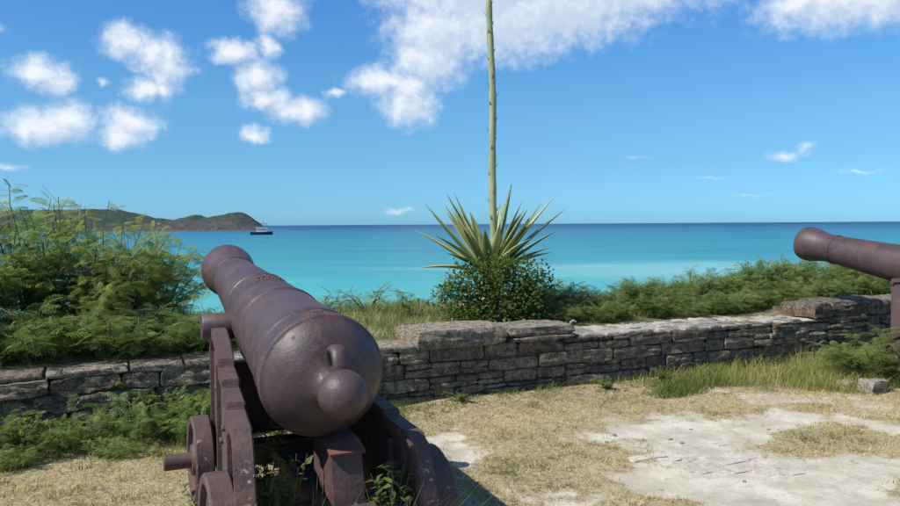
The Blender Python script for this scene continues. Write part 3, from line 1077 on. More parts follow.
def feather_leaf(npin=6, nlf=6, L=1.0):
    """a twice-pinnate leaf of unit length along +x (quads)"""
    V, F = [], []
    def quad(p, d, n, l, w):
        p = np.array(p); d = np.array(d) / np.linalg.norm(d); s = np.cross(n, d)
        i = len(V)
        V.extend([p, p + d * l * .5 + s * w * .5, p + d * l, p + d * l * .5 - s * w * .5])
        F.append((i, i + 1, i + 2, i + 3))
    N = np.array([0, 0, 1.0])
    for i in range(npin):
        x = .16 + .84 * i / (npin - 1)
        zc = -.22 * x * x
        pl = .27 * (1 - .45 * abs(x - .45) * 2)
        for sg in (-1, 1):
            d = np.array([.55, sg * .83, -.12]); d /= np.linalg.norm(d)
            for j in range(nlf):
                q = np.array([x, 0, zc]) + d * pl * (.10 + .9 * j / (nlf - 1)) + np.array([0, 0, -.10 * (j / nlf) ** 2])
                for s2 in (-1, 1):
                    e = d * .45 + np.cross(N, d) * s2 * .9
                    quad(q, e, N + .25 * np.array([0, sg, 0]), .125, .050)
    # midrib
    i = len(V)
    V.extend([np.array([0, .008, 0]), np.array([0, -.008, 0]), np.array([.6, -.004, -.08]), np.array([.6, .004, -.08])])
    F.append((i, i + 1, i + 2, i + 3))
    return np.array(V), np.array(F)


FEATHER = feather_leaf(6, 4)
FEATHER_LO = feather_leaf(5, 3)


def place_leaves(tmpl, P, D, S, tint, tj=.08):
    """instance template leaf at points P along D with sizes S -> V,F,tint"""
    V0, F0 = tmpl
    n = len(P)
    d, s, u = frames(n, D)
    V = (P[:, None, :] + S[:, None, None] * (V0[None, :, 0, None] * d[:, None, :] + V0[None, :, 1, None] * s[:, None, :] + V0[None, :, 2, None] * u[:, None, :]))
    F = F0[None] + (np.arange(n) * len(V0))[:, None, None]
    T = np.repeat(tint, len(V0)) + rng.normal(0, tj, n * len(V0)).repeat(1)
    # keep one tint per leaflet
    T = T.reshape(-1, 4).mean(1, keepdims=True).repeat(4, 1).ravel() if len(V0) % 4 == 0 else T
    return V.reshape(-1, 3), F.reshape(-1, F0.shape[1]), np.clip(T, 0, 1)


def shrub(name, base, height, spread, n_stems, n_leaf, mat, leaf_size=(.12, .2), tmpl=None, seed=1, lean=(0, 0), droop=.25, bend=1.0, low=.15, twig='twig'):
    """arching stems with feathery leaves along them -> (stems mesh, foliage mesh)"""
    r = np.random.default_rng(seed)
    tmpl = tmpl or FEATHER
    tubes, P, D, S, T = [], [], [], [], []
    for i in range(n_stems):
        a = r.uniform(0, 2 * math.pi); q = math.sqrt(r.uniform(0.02, 1))
        h = height * (1 - .45 * q * q) * r.uniform(.72, 1.06)
        off = np.array([math.cos(a) * spread * q + lean[0], math.sin(a) * spread * q * .75 + lean[1], 0])
        p0 = np.array([math.cos(a), math.sin(a), 0]) * spread * .28 * q
        ts = np.linspace(0, 1, 7)
        wob = r.normal(0, .04, (7, 3)) * ts[:, None]
        pts = p0 + np.outer(ts ** 1.5 * bend, off) + np.outer(ts * (1 - droop * .35 * ts * ts * q), [0, 0, h]) + wob
        pts[0, 2] = -.08
        tubes.append(tube_np(pts, np.linspace(.011, .003, 7), 4))
        m = int(n_leaf / n_stems)
        # side twigs carry the leaves outwards
        t = low + (1 - low) * r.uniform(0, 1, m) ** .75
        idx = np.clip(t * 6, 0, 5.999); i0 = idx.astype(int); fr = (idx - i0)[:, None]
        pp = pts[i0] * (1 - fr) + pts[i0 + 1] * fr
        ang = r.uniform(0, 2 * math.pi, m)
        out = np.stack([np.cos(ang), np.sin(ang), r.normal(.22, .35, m)], -1)
        out += off / (np.linalg.norm(off) + 1e-6) * .35
        reach = r.uniform(0, .16, m) * (1.15 - t)[:]
        pp = pp + out * reach[:, None] * height * .7
        P.append(pp); D.append(out); S.append(r.uniform(*leaf_size, m) * (1 - .25 * t))
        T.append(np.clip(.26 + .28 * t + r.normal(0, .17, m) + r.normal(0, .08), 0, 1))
    P, D, S, T = map(np.concatenate, (P, D, S, T))
    V, F, TT = place_leaves(tmpl, P, D, S, T)
    sv, sf, _ = join([(a, b, None) for a, b in tubes])
    root = empty(name, base)
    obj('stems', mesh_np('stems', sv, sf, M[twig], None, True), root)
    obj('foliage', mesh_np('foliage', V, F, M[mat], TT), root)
    return root


def bz(u, w):
    return float(bank_z(np.array(u), np.array(w)))


def grow(name, variants, i, loc, rz, sc, label, cat, group):
    """first use of each variant is the plant itself, later ones are copies of it and its parts"""
    v = variants[i % len(variants)]
    if not v.get('used'):
        v['used'] = True; t = v['root']
    else:
        t = copy_tree(v['root'])
    t.location = loc; t.rotation_euler = (0, 0, rz); t.scale = sc
    return tag(t, label, cat, group)


# big feathery shrubs at the left
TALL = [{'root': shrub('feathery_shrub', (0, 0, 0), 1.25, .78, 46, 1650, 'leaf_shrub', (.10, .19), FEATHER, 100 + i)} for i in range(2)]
LEFT = [
    (-4.85, 1.5, 1.10, 'tall feathery green shrub behind the wall at the far left edge'),
    (-4.05, 1.35, 1.08, 'tall feathery shrub beside the leftmost one, with dry twigs above it'),
    (-3.35, 1.60, 1.04, 'tall feathery green shrub second from the near cannon muzzle in the back row'),
    (-2.80, 1.25, .92, 'broad feathery green shrub behind the wall in the middle of the left group'),
    (-2.36, 1.75, .84, 'loose airy feathery shrub next to the near cannon muzzle, sea showing through'),
]
for i, (u, w, q, lab) in enumerate(LEFT):
    grow('feathery_shrub', TALL, i, wp(u, w, bz(u, w)), i * 2.1, (q * .95, q * .95, q), lab, 'shrub', 'feathery shrubs at the left')
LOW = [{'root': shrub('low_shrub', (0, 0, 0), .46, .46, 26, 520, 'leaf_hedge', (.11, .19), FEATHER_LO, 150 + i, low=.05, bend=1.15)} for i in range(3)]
LOWL = [
    (-4.3, .62, 1.1, 'low green shrub spilling over the wall top at the left edge'),
    (-3.75, .72, 1.25, 'low feathery shrub on the wall top second from the left edge'),
    (-3.25, .55, 1.0, 'low leafy shrub on the wall top below the tall left shrubs'),
    (-2.85, .75, 1.2, 'low green shrub on the wall top below the broad feathery one'),
    (-2.45, .55, .95, 'low bright green shrub on the wall top left of the near cannon wheel'),
    (-2.00, .80, 1.0, 'grassy green low shrub just left of the near cannon trunnion'),
    (-1.62, .95, .9, 'low green shrub mostly hidden behind the near cannon trunnion'),
]
for i, (u, w, q, lab) in enumerate(LOWL):
    grow('low_shrub', LOW, i, wp(u, w, bz(u, w) - .02), i * 1.7, (q, q, q * .95), lab, 'shrub', 'low shrubs on the wall top at the left')
# scrambling growth at the foot of the wall, left
FOOT = [
    (-3.55, -.10, .95, 'feathery weed clump against the wall foot at the left edge'),
    (-3.05, -.14, .85, 'small feathery clump before the wall, second from the left edge'),
    (-2.55, -.06, 1.15, 'dark feathery clump climbing the wall midway to the near carriage'),
    (-2.15, -.18, .90, 'feathery clump at the wall foot left of the front carriage wheel'),
    (-3.30, -.38, .55, 'low feathery tuft standing out from the wall foot near the left edge'),
    (-2.70, -.40, .50, 'low feathery tuft before the wall midway to the near carriage'),
    (-2.00, -.45, .52, 'low feathery tuft beside the front axle end of the near carriage'),
    (-1.80, -.04, 1.25, 'tall feathery clump against the wall behind the front carriage wheel'),
]
for i, (u, w, q, lab) in enumerate(FOOT):
    p = wp(u, w)
    grow('foot_shrub', LOW, i + 1, (p.x, p.y, float(ground_z(p.x, p.y)) - .03), i * 2.3 + 1, (q * .8, q * .55, q * .9), lab, 'shrub', 'feathery clumps at the wall foot')
# hedge of low shrubs along the right
ORD = ['first', 'second', 'third', 'fourth', 'fifth', 'sixth', 'seventh', 'eighth', 'ninth', 'tenth', 'eleventh', 'twelfth', 'thirteenth', 'fourteenth', 'fifteenth', 'sixteenth', 'seventeenth']
HEDGE = [{'root': shrub('hedge_shrub', (0, 0, 0), .50, .42, 26, 520, 'leaf_hedge', (.11, .19), FEATHER_LO, 200 + i, low=.04)} for i in range(4)]
n = 0
for i in range(16):
    u = 1.72 + i * .40 + rnd.uniform(-.08, .08)
    w = 1.42 + rnd.uniform(-.15, .25)
    q = .80 + rnd.uniform(-.12, .12) + (.06 if i > 6 else 0)
    grow('hedge_shrub', HEDGE, n, wp(u, w, bz(u, w)), rnd.uniform(0, 6.2), (q, q, q * 1.02), f'feathery green shrub, {ORD[i]} from the agave in the taller back row', 'shrub', 'back row of the hedge behind the right half of the wall')
    n += 1
for i in range(13):
    u = 1.62 + i * .42 + rnd.uniform(-.06, .06)
    w = .92 + rnd.uniform(-.10, .06)
    q = .74 + rnd.uniform(-.08, .1)
    grow('hedge_shrub', HEDGE, n, wp(u, w, bz(u, w) - .02), rnd.uniform(0, 6.2), (q, q * .8, q * .82), f'low feathery shrub, {ORD[i]} from the agave in the front row on the wall', 'shrub', 'front row of the hedge behind the right half of the wall')
    n += 1
# fern-like shrub by the far cannon
t = shrub('fern_shrub', (4.20, 7.70, 0.03), .60, .40, 22, 520, 'leaf_hedge', (.12, .2), FEATHER_LO, 301, low=.05)
tag(t, 'bright green ferny shrub at the foot of the wall under the far cannon', 'shrub')
# wispy sprays between near gun and agave
for i, (u, w, h, lab) in enumerate([(-.55, 2.3, .34, 'thin wispy green plant above the dry grass beside the near cannon breech'),
                                    (-.05, 2.1, .36, 'wispy green plant between the near cannon and the agave bush'),
                                    (.35, 1.7, .40, 'small feathery plant at the left foot of the agave bush')]):
    t = shrub('wispy_plant', wp(u, w, bz(u, w)), h, .30, 6, 60, 'leaf_hedge', (.10, .16), FEATHER_LO, 320 + i)
    tag(t, lab, 'plant', 'wispy plants on the bank')
# bare dry twigs sticking out of the left shrubs
def dry_twigs(base, pts_list, label):
    V, F, _ = join([(*tube_np(p, np.linspace(.005, .0018, len(p)), 4), None) for p in pts_list])
    o = obj('dry_twig', mesh_np('dry_twig', V, F, M['dry_twig'], None, True), None, base)
    tag(o, label, 'twig', 'dry twigs in the left shrubs')
b = wp(-3.72, 1.3, 1.62)
dry_twigs(b, [[(0, 0, -.5), (-.03, 0, -.1), (-.10, 0, .16), (-.22, 0, .30)], [(-.10, 0, .16), (-.04, .02, .30), (.0, .02, .36)], [(-.05, 0, -.05), (-.15, .03, .06), (-.22, .04, .20)]],
          'forked bare grey twig above the shrub near the left edge')
b = wp(-3.05, 1.3, 1.55)
dry_twigs(b, [[(.12, 0, -.4), (.06, 0, .05), (-.05, 0, .25), (-.20, 0, .42)], [(.06, 0, .05), (.12, .02, .16), (.13, .02, .26)]],
          'long pale arching dry stalk rising from the left shrubs against the headland')


V, F = tube_np([(0, 0, -.05), (.01, 0, .03), (.02, 0, .075), (.05, .01, .095), (.075, .01, .08)], [.012, .013, .014, .012, .008], 7)
tag(obj('dry_stump', mesh_np('dry_stump', V, F, M['dry_twig'], None, True), None, wp(1.36, .22, .56)), 'small pale curled dry stem at the right end of the cap stones', 'twig')


# ---- agave with its flower stalk
def build_agave():
    u, w = 1.06, 1.3
    base = wp(u, w, bz(u, w) - .03)
    root = empty('agave', base)
    tag(root, 'agave plant with sword leaves and a very tall green flower stalk behind the wall', 'agave')
    C = np.array([0, 0, .53])
    r = np.random.default_rng(5)
    # (azimuth: 0=right, 90=away), inclination from horizontal, length
    specs = [(172, 36, .80), (186, 20, .66), (178, 50, .84), (200, 44, .66), (168, 64, .84), (205, 60, .66), (183, 73, .84), (150, 52, .7), (235, 72, .50),
             (20, 64, .80), (6, 55, .90), (-2, 44, .92), (-10, 36, .74), (5, 24, .62), (350, 66, .74), (30, 72, .80), (-60, 66, .46), (255, 60, .44), (160, 42, .72), (195, 55, .74), (12, 48, .78), (-15, 58, .70), (190, 66, .72), (-5, 70, .76), (225, 52, .56), (-35, 48, .58), (165, 26, .6), (-20, 30, .6),
             (70, 60, .7), (110, 55, .7), (-25, 54, .62), (215, 30, .54)]
    for az, inc, L in specs:
        L *= 1.14
        az_, inc_ = R(az + r.normal(0, 3)), R(inc + r.normal(0, 2))
        d = np.array([math.cos(az_) * math.cos(inc_), math.sin(az_) * math.cos(inc_), math.sin(inc_)])
        s = np.array([-math.sin(az_), math.cos(az_), 0]); up = np.cross(s, d) * -1
        if up[2] < 0: up = -up
        n = 9
        V, F, T = [], [], []
        bend = r.normal(-.02, .08) - (.16 if inc < 26 else .0)
        side = r.normal(0, .045)
        th0 = .012
        old = r.random() < .12
        for i in range(n + 1):
            t = i / n
            wd = .062 * (.72 + .55 * t if t < .45 else (.97 * (1 - ((t - .45) / .55) ** 1.6))) + .0012
            c = C + d * L * (t + .05) + np.array([0, 0, bend * t * t * L]) + s * (r.normal(0, .002) + side * t * t * L)
            trough = wd * .55 * (1 - .3 * t)
            th = th0 * (1 - .8 * t)
            row = [c + s * wd + up * trough, c + s * wd * .5 + up * trough * .3, c, c - s * wd * .5 + up * trough * .3, c - s * wd + up * trough]
            V += row + [p - up * th for p in row]
            base_t = .42 + .1 * r.random()
            e = .80 if t > .15 else .62
            tt = [e, base_t + .08, base_t - .12, base_t, e]
            if old: tt = [1, .95, .9, .92, 1]
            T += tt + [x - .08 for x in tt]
        for i in range(n):
            a, b = i * 10, (i + 1) * 10
            for j in range(4):
                F.append((a + j, a + j + 1, b + j + 1, b + j))
                F.append((a + 5 + j + 1, a + 5 + j, b + 5 + j, b + 5 + j + 1))
            F.append((a, b, b + 5, a + 5)); F.append((a + 4, a + 9, b + 9, b + 4))
        V = np.array(V)
        V[:, :] += np.array([math.cos(az_), math.sin(az_), 0]) * .03
        obj('leaf', mesh_np('leaf', V, np.array(F), M['agave'], np.clip(T, 0, 1), True), root)
    # trunk stub
    V, F = tube_np([(0, 0, -.1), (0, 0, .2), (0, 0, .5), (0, 0, .58)], [.09, .10, .09, .05], 12)
    obj('trunk', mesh_np('trunk', V, F, M['twig'], None, True), root)
    # stalk
    pts, rad = [], []
    H = 5.6
    for i in range(60):
        t = i / 59
        z = .45 + t * H
        pts.append((.030 * math.sin(z * 1.15 + .4) + .012 * math.sin(z * 3.1) + .012 * z, .02 * math.sin(z * .9), z))
        node = .0025 * math.sin(i * 1.9) + .0015 * math.sin(i * .7)
        rad.append((.052 * (1 - t) ** .55 * .62 + .011 + node) * (1 if t < .97 else .6))
    V, F = tube_np(pts, rad, 14)
    st = obj('flower_stalk', mesh_np('flower_stalk', V, F, M['stalk'], None, True), root)
    for i in range(3, 57):                                # clasping bracts up the stalk
        p = Vector(pts[i]); a = i * 2.4
        o = Vector((math.cos(a), math.sin(a), 0)); rr = rad[i]
        s = Vector((-o.y, o.x, 0))
        L = .085 * (1 - i / 90) * rnd.uniform(.7, 1.2)
        q = [p + o * rr * .9 - s * .016, p + o * rr * .9 + s * .016, p + o * (rr + .010) + Vector((0, 0, L * .5)) + s * .010, p + o * (rr + .022 + .02 * rnd.random()) + Vector((0, 0, L)), p + o * (rr + .010) + Vector((0, 0, L * .5)) - s * .010,
             p + o * (rr + .016) + Vector((0, 0, L * .45))]
        me = mesh_np('bract', np.array([tuple(v) for v in q]), np.array([(0, 1, 5), (1, 2, 5), (2, 3, 5), (3, 4, 5), (4, 0, 5)]), M['dry_twig'] if rnd.random() < .6 else M['stalk'])
        obj('bract', me, st)
    return base


AG = build_agave()


def round_bush(base, label):
    r = np.random.default_rng(77)
    root = empty('leafy_bush', base)
    tag(root, label, 'bush')
    blobs = [(0, -.22, .52, .22, .22), (-.26, -.2, .50, .18, .16), (.30, -.16, .56, .20, .16), (.12, -.25, .62, .12, .12), (0, -.1, .34, .46, .38), (-.36, .0, .22, .26, .26), (.36, .02, .26, .30, .30), (.52, .05, .40, .17, .15), (-.12, -.12, .14, .42, .22), (.15, -.2, .2, .4, .3), (-.46, -.02, .36, .13, .10), (-.2, -.15, .42, .28, .24), (.25, -.1, .46, .26, .2), (.3, -.1, .05, .3, .2), (-.3, -.1, .05, .3, .18)]
    P, D, S, T = [], [], [], []
    tubes = []
    for (x, y, z, rx, rz) in blobs:
        m = int(640 * rx / .3)
        v = r.normal(0, 1, (m, 3)); v /= np.linalg.norm(v, axis=1, keepdims=True)
        q = r.uniform(.35, 1.08, m) ** .5
        # uneven outline
        lump = 1 + .34 * np.sin(v[:, 0] * 7 + x * 9) * np.cos(v[:, 2] * 6 + z * 5) + .22 * np.sin(v[:, 0] * 17 + v[:, 2] * 13)
        p = np.array([x, y, z]) + v * np.array([rx, rx * .8, rz]) * (q * lump)[:, None]
        P.append(p); D.append(v + r.normal(0, .6, (m, 3))); S.append(r.uniform(.022, .052, m))
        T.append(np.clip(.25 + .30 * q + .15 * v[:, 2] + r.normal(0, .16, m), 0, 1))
        for j in range(4):
            e = np.array([x, y, z]) + r.normal(0, 1, 3) * np.array([rx, rx, rz]) * .55
            tubes.append(tube_np([(x * .2, y * .2, -.06), (x * .6, y * .6, z * .6), tuple(e)], [.012, .007, .003], 4))
    P, D, S, T = map(np.concatenate, (P, D, S, T))
    keep = P[:, 2] > .0
    V, F, TT = place_leaves((np.array([[0, 0, 0], [.45, .36, .08], [1, 0, -.05], [.45, -.36, .08]]), np.array([[0, 1, 2, 3]])), P[keep], D[keep], S[keep], T[keep])
    sv, sf, _ = join([(a, b, None) for a, b in tubes])
    obj('stems', mesh_np('stems', sv, sf, M['twig'], None, True), root)
    obj('foliage', mesh_np('foliage', V, F, M['leaf_round'], TT), root)


round_bush(AG + Vector((0.02, -.10, 0.0)), 'dark small-leaved bush wrapped round the foot of the agave')


# ---- grasses
def blades(P, H, Wd, lean, tint, seg=2, seed=3):
    """curved blades at points P -> V,F(quads),tint"""
    n = len(P)
    r = np.random.default_rng(seed)
    a = r.uniform(0, 2 * math.pi, n); b = a + r.normal(math.pi / 2, .5, n)
    s = np.stack([np.cos(a), np.sin(a), np.zeros(n)], -1)
    l = np.stack([np.cos(b), np.sin(b), np.zeros(n)], -1) * (np.abs(r.normal(lean, lean * .5, n)))[:, None]
    rows = []
    for i in range(seg + 1):
        t = i / seg
        c = P + np.array([0, 0, 1.0]) * (H * (t - .25 * t * t * np.minimum(lean, 1)))[:, None] + l * (H * t * t)[:, None]
        w = Wd * (1 - t) ** .7 * .5 + (.0004 if i == seg else 0)
        rows.append(np.stack([c - s * w[:, None] if np.ndim(w) else c - s * w, c + s * w[:, None] if np.ndim(w) else c + s * w], 1))
    V = np.stack(rows, 1).reshape(n, -1, 3)
    k = V.shape[1]
    F = np.array([(2 * i, 2 * i + 1, 2 * i + 3, 2 * i + 2) for i in range(seg)])
    F = F[None] + (np.arange(n) * k)[:, None, None]
    return V.reshape(-1, 3), F.reshape(-1, 4), np.repeat(np.clip(tint, 0, 1), k)


def scatter_uw(n, u0, u1, w0, w1, r):
    u = r.uniform(u0, u1, n); w = r.uniform(w0, w1, n)
    return u, w, P0.x + U.x * u + W.x * w, P0.y + U.y * u + W.y * w


def build_turf():
    r = np.random.default_rng(21)
    u, w, x, y = scatter_uw(400000, -5.4, 8.6, -4.6, -.02, r)
    inview = (y > 2.9) & (np.abs(x) < y * .64 + 1.3)
    u, w, x, y = u[inview], w[inview], x[inview], y[inview]
    s = sand_amount(x, y)
    dens = np.clip(1.05 - s * 1.35, 0.0, 1) * (.45 + .8 * fbm(x, y, 3.0, 61))
    keep = r.random(len(x)) < dens
    u, w, x, y, s = u[keep], w[keep], x[keep], y[keep], s[keep]
    P = np.stack([x, y, ground_z(x, y) - .004], -1)
    patch = fbm(x, y, 1.6, 71); f2 = fbm(x, y, 7, 73)
    tuft = np.clip((fbm(x, y, 9, 75, 2) - .52) * 5, 0, 1)
    H = (.008 + .022 * r.random(len(x))) * (.5 + .9 * f2 + 1.1 * tuft) * (1 - .4 * s)
    near = np.clip((w + .8) / .7, 0, 1)
    tint = .70 + (.5 - patch) * 1.4 + r.normal(0, .2, len(x)) - near * .3 + (f2 - .5) * .5 - tuft * .10
    V, F, T = blades(P, H, r.uniform(.0035, .008, len(x)), .9, tint, 1, 31)
    tag(obj('dry_turf', mesh_np('dry_turf', V, F, M['turf'], T)), 'short dry yellow-brown turf covering the ground before the wall', 'grass', kind='stuff')


build_turf()


def build_foot_grass():
    r = np.random.default_rng(22)
    parts = []
    # green growth along the foot of the wall
    u, w, x, y = scatter_uw(40000, -5, 6.6, -.60, .0, r)
    clump = fbm(x, y, 2.2, 81)
    thick = np.interp(u, [-5, -3.4, -1.2, -.2, 1.2, 2.2, 3.4, 6], [1.1, 1.15, 1.1, .75, .8, 1.05, 1.2, 1.2])
    keep = r.random(len(u)) < np.clip((clump - .40) * 4 + (w + .25) * 1.6, 0, 1) * thick
    u, w, x, y, clump, thick = (q[keep] for q in (u, w, x, y, clump, thick))
    H = (.04 + .10 * r.random(len(u))) * (.5 + .9 * clump) * thick
    t = .42 + r.normal(0, .2, len(u)) + (.5 - clump) * .8 + np.clip((u - .5) / 2, 0, 1) * .22
    parts.append(blades(np.stack([x, y, ground_z(x, y) - .01], -1), H, r.uniform(.004, .009, len(u)), .55, t, 2, 33))
    V, F, T = join(parts)
    tag(obj('wall_foot_grass', mesh_np('wall_foot_grass', V, F, M['green_grass'], T)), 'strip of green grass and weeds along the foot of the wall', 'grass', kind='stuff')
    # tall seeding grass at right
    u, w, x, y = scatter_uw(42000, 1.2, 7.2, -1.55, -.02, r)
    clump = fbm(x, y, 1.5, 91)
    edge = np.interp(u, [1.2, 2.2, 3.0, 3.8, 6.8], [.0, .15, .45, 1.0, 1.15])
    keep = (w > -edge * (.8 + .8 * clump)) & (r.random(len(u)) < np.clip((clump - .3) * 2.6, .1, 1)) & (sand_amount(x, y) < .4)
    u, w, x, y, clump = (q[keep] for q in (u, w, x, y, clump))
    H = (.08 + .20 * r.random(len(u))) * (.55 + .75 * clump) * np.interp(u, [1.6, 2.6, 3.4, 4.2, 6], [.35, .5, .85, 1.1, 1.0]) * np.clip(1.15 + w * .35, .5, 1.2)
    t = .60 + r.normal(0, .2, len(u))
    V, F, T = blades(np.stack([x, y, ground_z(x, y) - .01], -1), H, r.uniform(.003, .007, len(u)), .55, t, 3, 35)
    tag(obj('tall_grass', mesh_np('tall_grass', V, F, M['tall_grass'], T)), 'tall yellow-green seeding grass at the foot of the wall on the right', 'grass', kind='stuff')
    # grass on the bank
    u, w, x, y = scatter_uw(60000, -5.5, 7.6, .32, 2.9, r)
    clump = fbm(x, y, 1.8, 95)
    prefer = np.interp(u, [-6, -1.7, -1.3, 1.3, 2, 7.6], [1, 1, 1, .9, .75, .75])
    onwall = (w < .66)
    keep = (r.random(len(u)) < np.clip((clump - .28) * 2.4, .08, 1) * prefer) & ~(onwall & (u > 1.2) & (r.random(len(u)) < .93)) & ~(onwall & (u > -.4) & (u < 1.35)) & ~(onwall & (w < .42) & (r.random(len(u)) < .8)) & ~((u > 1.3) & (u < 4.5) & (w < .85) & (r.random(len(u)) < .6))
    u, w, x, y, clump, onwall = (q[keep] for q in (u, w, x, y, clump, onwall))
    H = (.04 + .10 * r.random(len(u))) * (.5 + clump)
    dry = np.interp(u, [-2, -1.4, -.2, .5, 1.2], [0, .65, .65, .45, .15])
    t = .40 + r.normal(0, .2, len(u)) + dry * (1 - np.clip((clump - .5) * 3, 0, 1))
    V, F, T = blades(np.stack([x, y, np.maximum(bank_z(u, w), np.where(onwall, .53, -9)) - .01], -1), H, r.uniform(.004, .008, len(u)), .55, t, 2, 37)
    tag(obj('bank_grass', mesh_np('bank_grass', V, F, M['green_grass'], T)), 'mixed green and dry grass on the bank behind the wall', 'grass', kind='stuff')


build_foot_grass()


def weed(base, h, sp, n, label, seed, leaf=(.035, .07)):
    """small broad-leaved weed"""
    r = np.random.default_rng(seed)
    root = empty('weed', base)
    tag(root, label, 'weed', 'leafy weeds')
    P, D, S, T, tubes = [], [], [], [], []
    for i in range(max(4, n // 12)):
        a = r.uniform(0, 6.28); q = r.uniform(.1, 1)
        tip = np.array([math.cos(a) * sp * q, math.sin(a) * sp * q, h * r.uniform(.5, 1)])
        pts = [np.array([0, 0, -.03]), tip * [.35, .35, .6], tip]
        tubes.append(tube_np(pts, [.004, .003, .0015], 4))
        for j in range(12):
            t = r.uniform(.15, 1)
            p = pts[1] * (t / .5) if t < .5 else pts[1] + (tip - pts[1]) * (t - .5) * 2
            b = r.uniform(0, 6.28)
            P.append(p); D.append([math.cos(b), math.sin(b), r.normal(.3, .4)]); S.append(r.uniform(*leaf)); T.append(np.clip(r.normal(.5, .22), 0, 1))
    V, F, TT = place_leaves((np.array([[0, 0, 0], [.4, .24, .05], [1, 0, -.12], [.4, -.24, .05]]), np.array([[0, 1, 2, 3]])), np.array(P), np.array(D), np.array(S), np.array(T))
    sv, sf, _ = join([(a, b, None) for a, b in tubes])
    obj('stems', mesh_np('stems', sv, sf, M['twig']), root)
    obj('leaves', mesh_np('leaves', V, F, M['leaf_weed'], TT), root)


WEEDS = [
    (-3.3, -.22, .34, .24, 150, 'leafy weed against the wall at the left edge'),
    (-2.85, -.30, .22, .26, 130, 'low spreading weed at the wall foot near the left edge'),
    (-2.40, -.18, .42, .26, 190, 'tall dark weed climbing the rubble wall left of the carriage'),
    (-2.05, -.30, .30, .28, 190, 'bushy weed at the wall foot before the rubble stones'),
    (-1.75, -.16, .46, .24, 200, 'dark leafy weed against the wall just left of the carriage cheek'),
    (-1.62, -.55, .22, .20, 110, 'green weed behind the front wheel of the near cannon'),
    (-.75, -.35, .12, .25, 200, 'leafy weed between the near cannon breech and the wall'),
    (.05, -.10, .09, .22, 200, 'small weed at the wall foot right of the near cannon'),
    (1.55, -.15, .12, .28, 260, 'green weed at the foot of the wall below the agave'),
    (2.2, -.15, .15, .30, 280, 'green weed tuft halfway along the right stretch of wall'),
]
for i, (u, w, h, sp, n, lab) in enumerate(WEEDS):
    p = wp(u, w); weed((p.x, p.y, float(ground_z(p.x, p.y))), h, sp, n, lab, 400 + i, (.018, .04) if h < .16 else (.028, .058))
# weeds growing up through the carriage (cannon-frame coordinates)
def cf(x, y):
    c = CANNON.location
    return (c.x + U.x * x + W.x * y, c.y + U.y * x + W.y * y, 0)
for i, (x, y, h, sp, n, lab) in enumerate([(-.20, .45, .62, .18, 260, 'tall weed growing up inside the carriage under the breech'),
                                           (-.17, .0, .58, .17, 240, 'bright weed growing between the carriage cheek and the quoin'),
                                           (.25, -.18, .60, .12, 180, 'weed sprouting between the quoin and the right carriage cheek'),
                                           (-.46, .55, .36, .16, 110, 'weed growing between the two left wheels of the near cannon'),
                                           (.05, -.38, .52, .2, 160, 'weed sprouting in front of the quoin beneath the breech knob')]):
    weed(cf(x, y), h, sp, n, lab, 450 + i, (.03, .065))


def grass_tuft(base, h, n, label, seed):
    r = np.random.default_rng(seed)
    P = np.array(base) + np.concatenate([r.normal(0, .05, (n, 2)), np.zeros((n, 1))], 1)
    V, F, T = blades(P, h * r.uniform(.5, 1, n), r.uniform(.004, .008, n), .5, np.clip(r.normal(.4, .2, n), 0, 1), 3, seed)
    tag(obj('grass_tuft', mesh_np('grass_tuft', V, F, M['green_grass'], T)), label, 'grass', 'grass tufts at the near carriage')


grass_tuft(cf(-.12, -.30), .62, 90, 'grass tuft rising inside the carriage left of the quoin', 501)
grass_tuft(cf(.24, -.42), .60, 90, 'grass tuft rising against the right carriage cheek', 502)
grass_tuft(cf(-.50, .62), .30, 80, 'grass tuft between the front and rear left carriage wheels', 503)

# ---- stones and bricks in the bare earth
BR = empty('brick_paving', (*gpt(700, 465), 0))
tag(BR, 'worn pinkish brick paving showing through the pale sandy patch', 'paving')
bo = BR.location
for i, (px, py, ang, lx, ly) in enumerate([(648, 459, 24, .30, .09), (664, 462, 24, .26, .09), (700, 468, 26, .26, .10), (718, 465, 26, .24, .10), (735, 462, 26, .24, .10), (752, 458, 26, .24, .10), (712, 470, 26, .24, .09), (742, 469, 26, .22, .11),
                                           (775, 472, 24, .24, .13), (790, 474, 24, .2, .12), (730, 456, 26, .22, .09), (698, 459, 26, .24, .09), (765, 463, 26, .22, .1), (690, 447, 20, .2, .09), (728, 444, 20, .2, .08)]):
    x, y = gpt(px, py)
    z = float(ground_z(x, y))
    me = stone_mesh(lx, ly, .06, M['brick'], .5, 900 + i, 3)
    obj('brick', me, BR, (x - bo.x, y - bo.y, z - .0282), (0, 0, R(ang + rnd.uniform(-3, 3))))
PEB = [(683, 444, .03, 'small grey stone just behind the brick paving'), (671, 440, .035, 'small grey stone up and left of the brick paving'), (692, 429, .025, 'tiny dark stone near the back edge of the bare sand'),
       (662, 489, .02, 'tiny stone in the sand at the near left of the brick paving'), (746, 481, .028, 'small stone on the sand in front of the brick paving'),
       (607, 444, .03, 'small stone at the left tip of the bare sand'), (615, 437, .035, 'flat grey stone at the upper left edge of the sand'), (770, 429, .03, 'small stone by the corner of the grass island in the sand'),
       (860, 432, .035, 'small stone at the back of the grass island on the right'), (590, 446, .03, 'small stone in the turf beside the left tip of the sand'), (548, 470, .02, 'tiny stone in the dry turf midway to the near cannon'), (70, 492, .025, 'small stone in the dry turf at the lower left corner')]
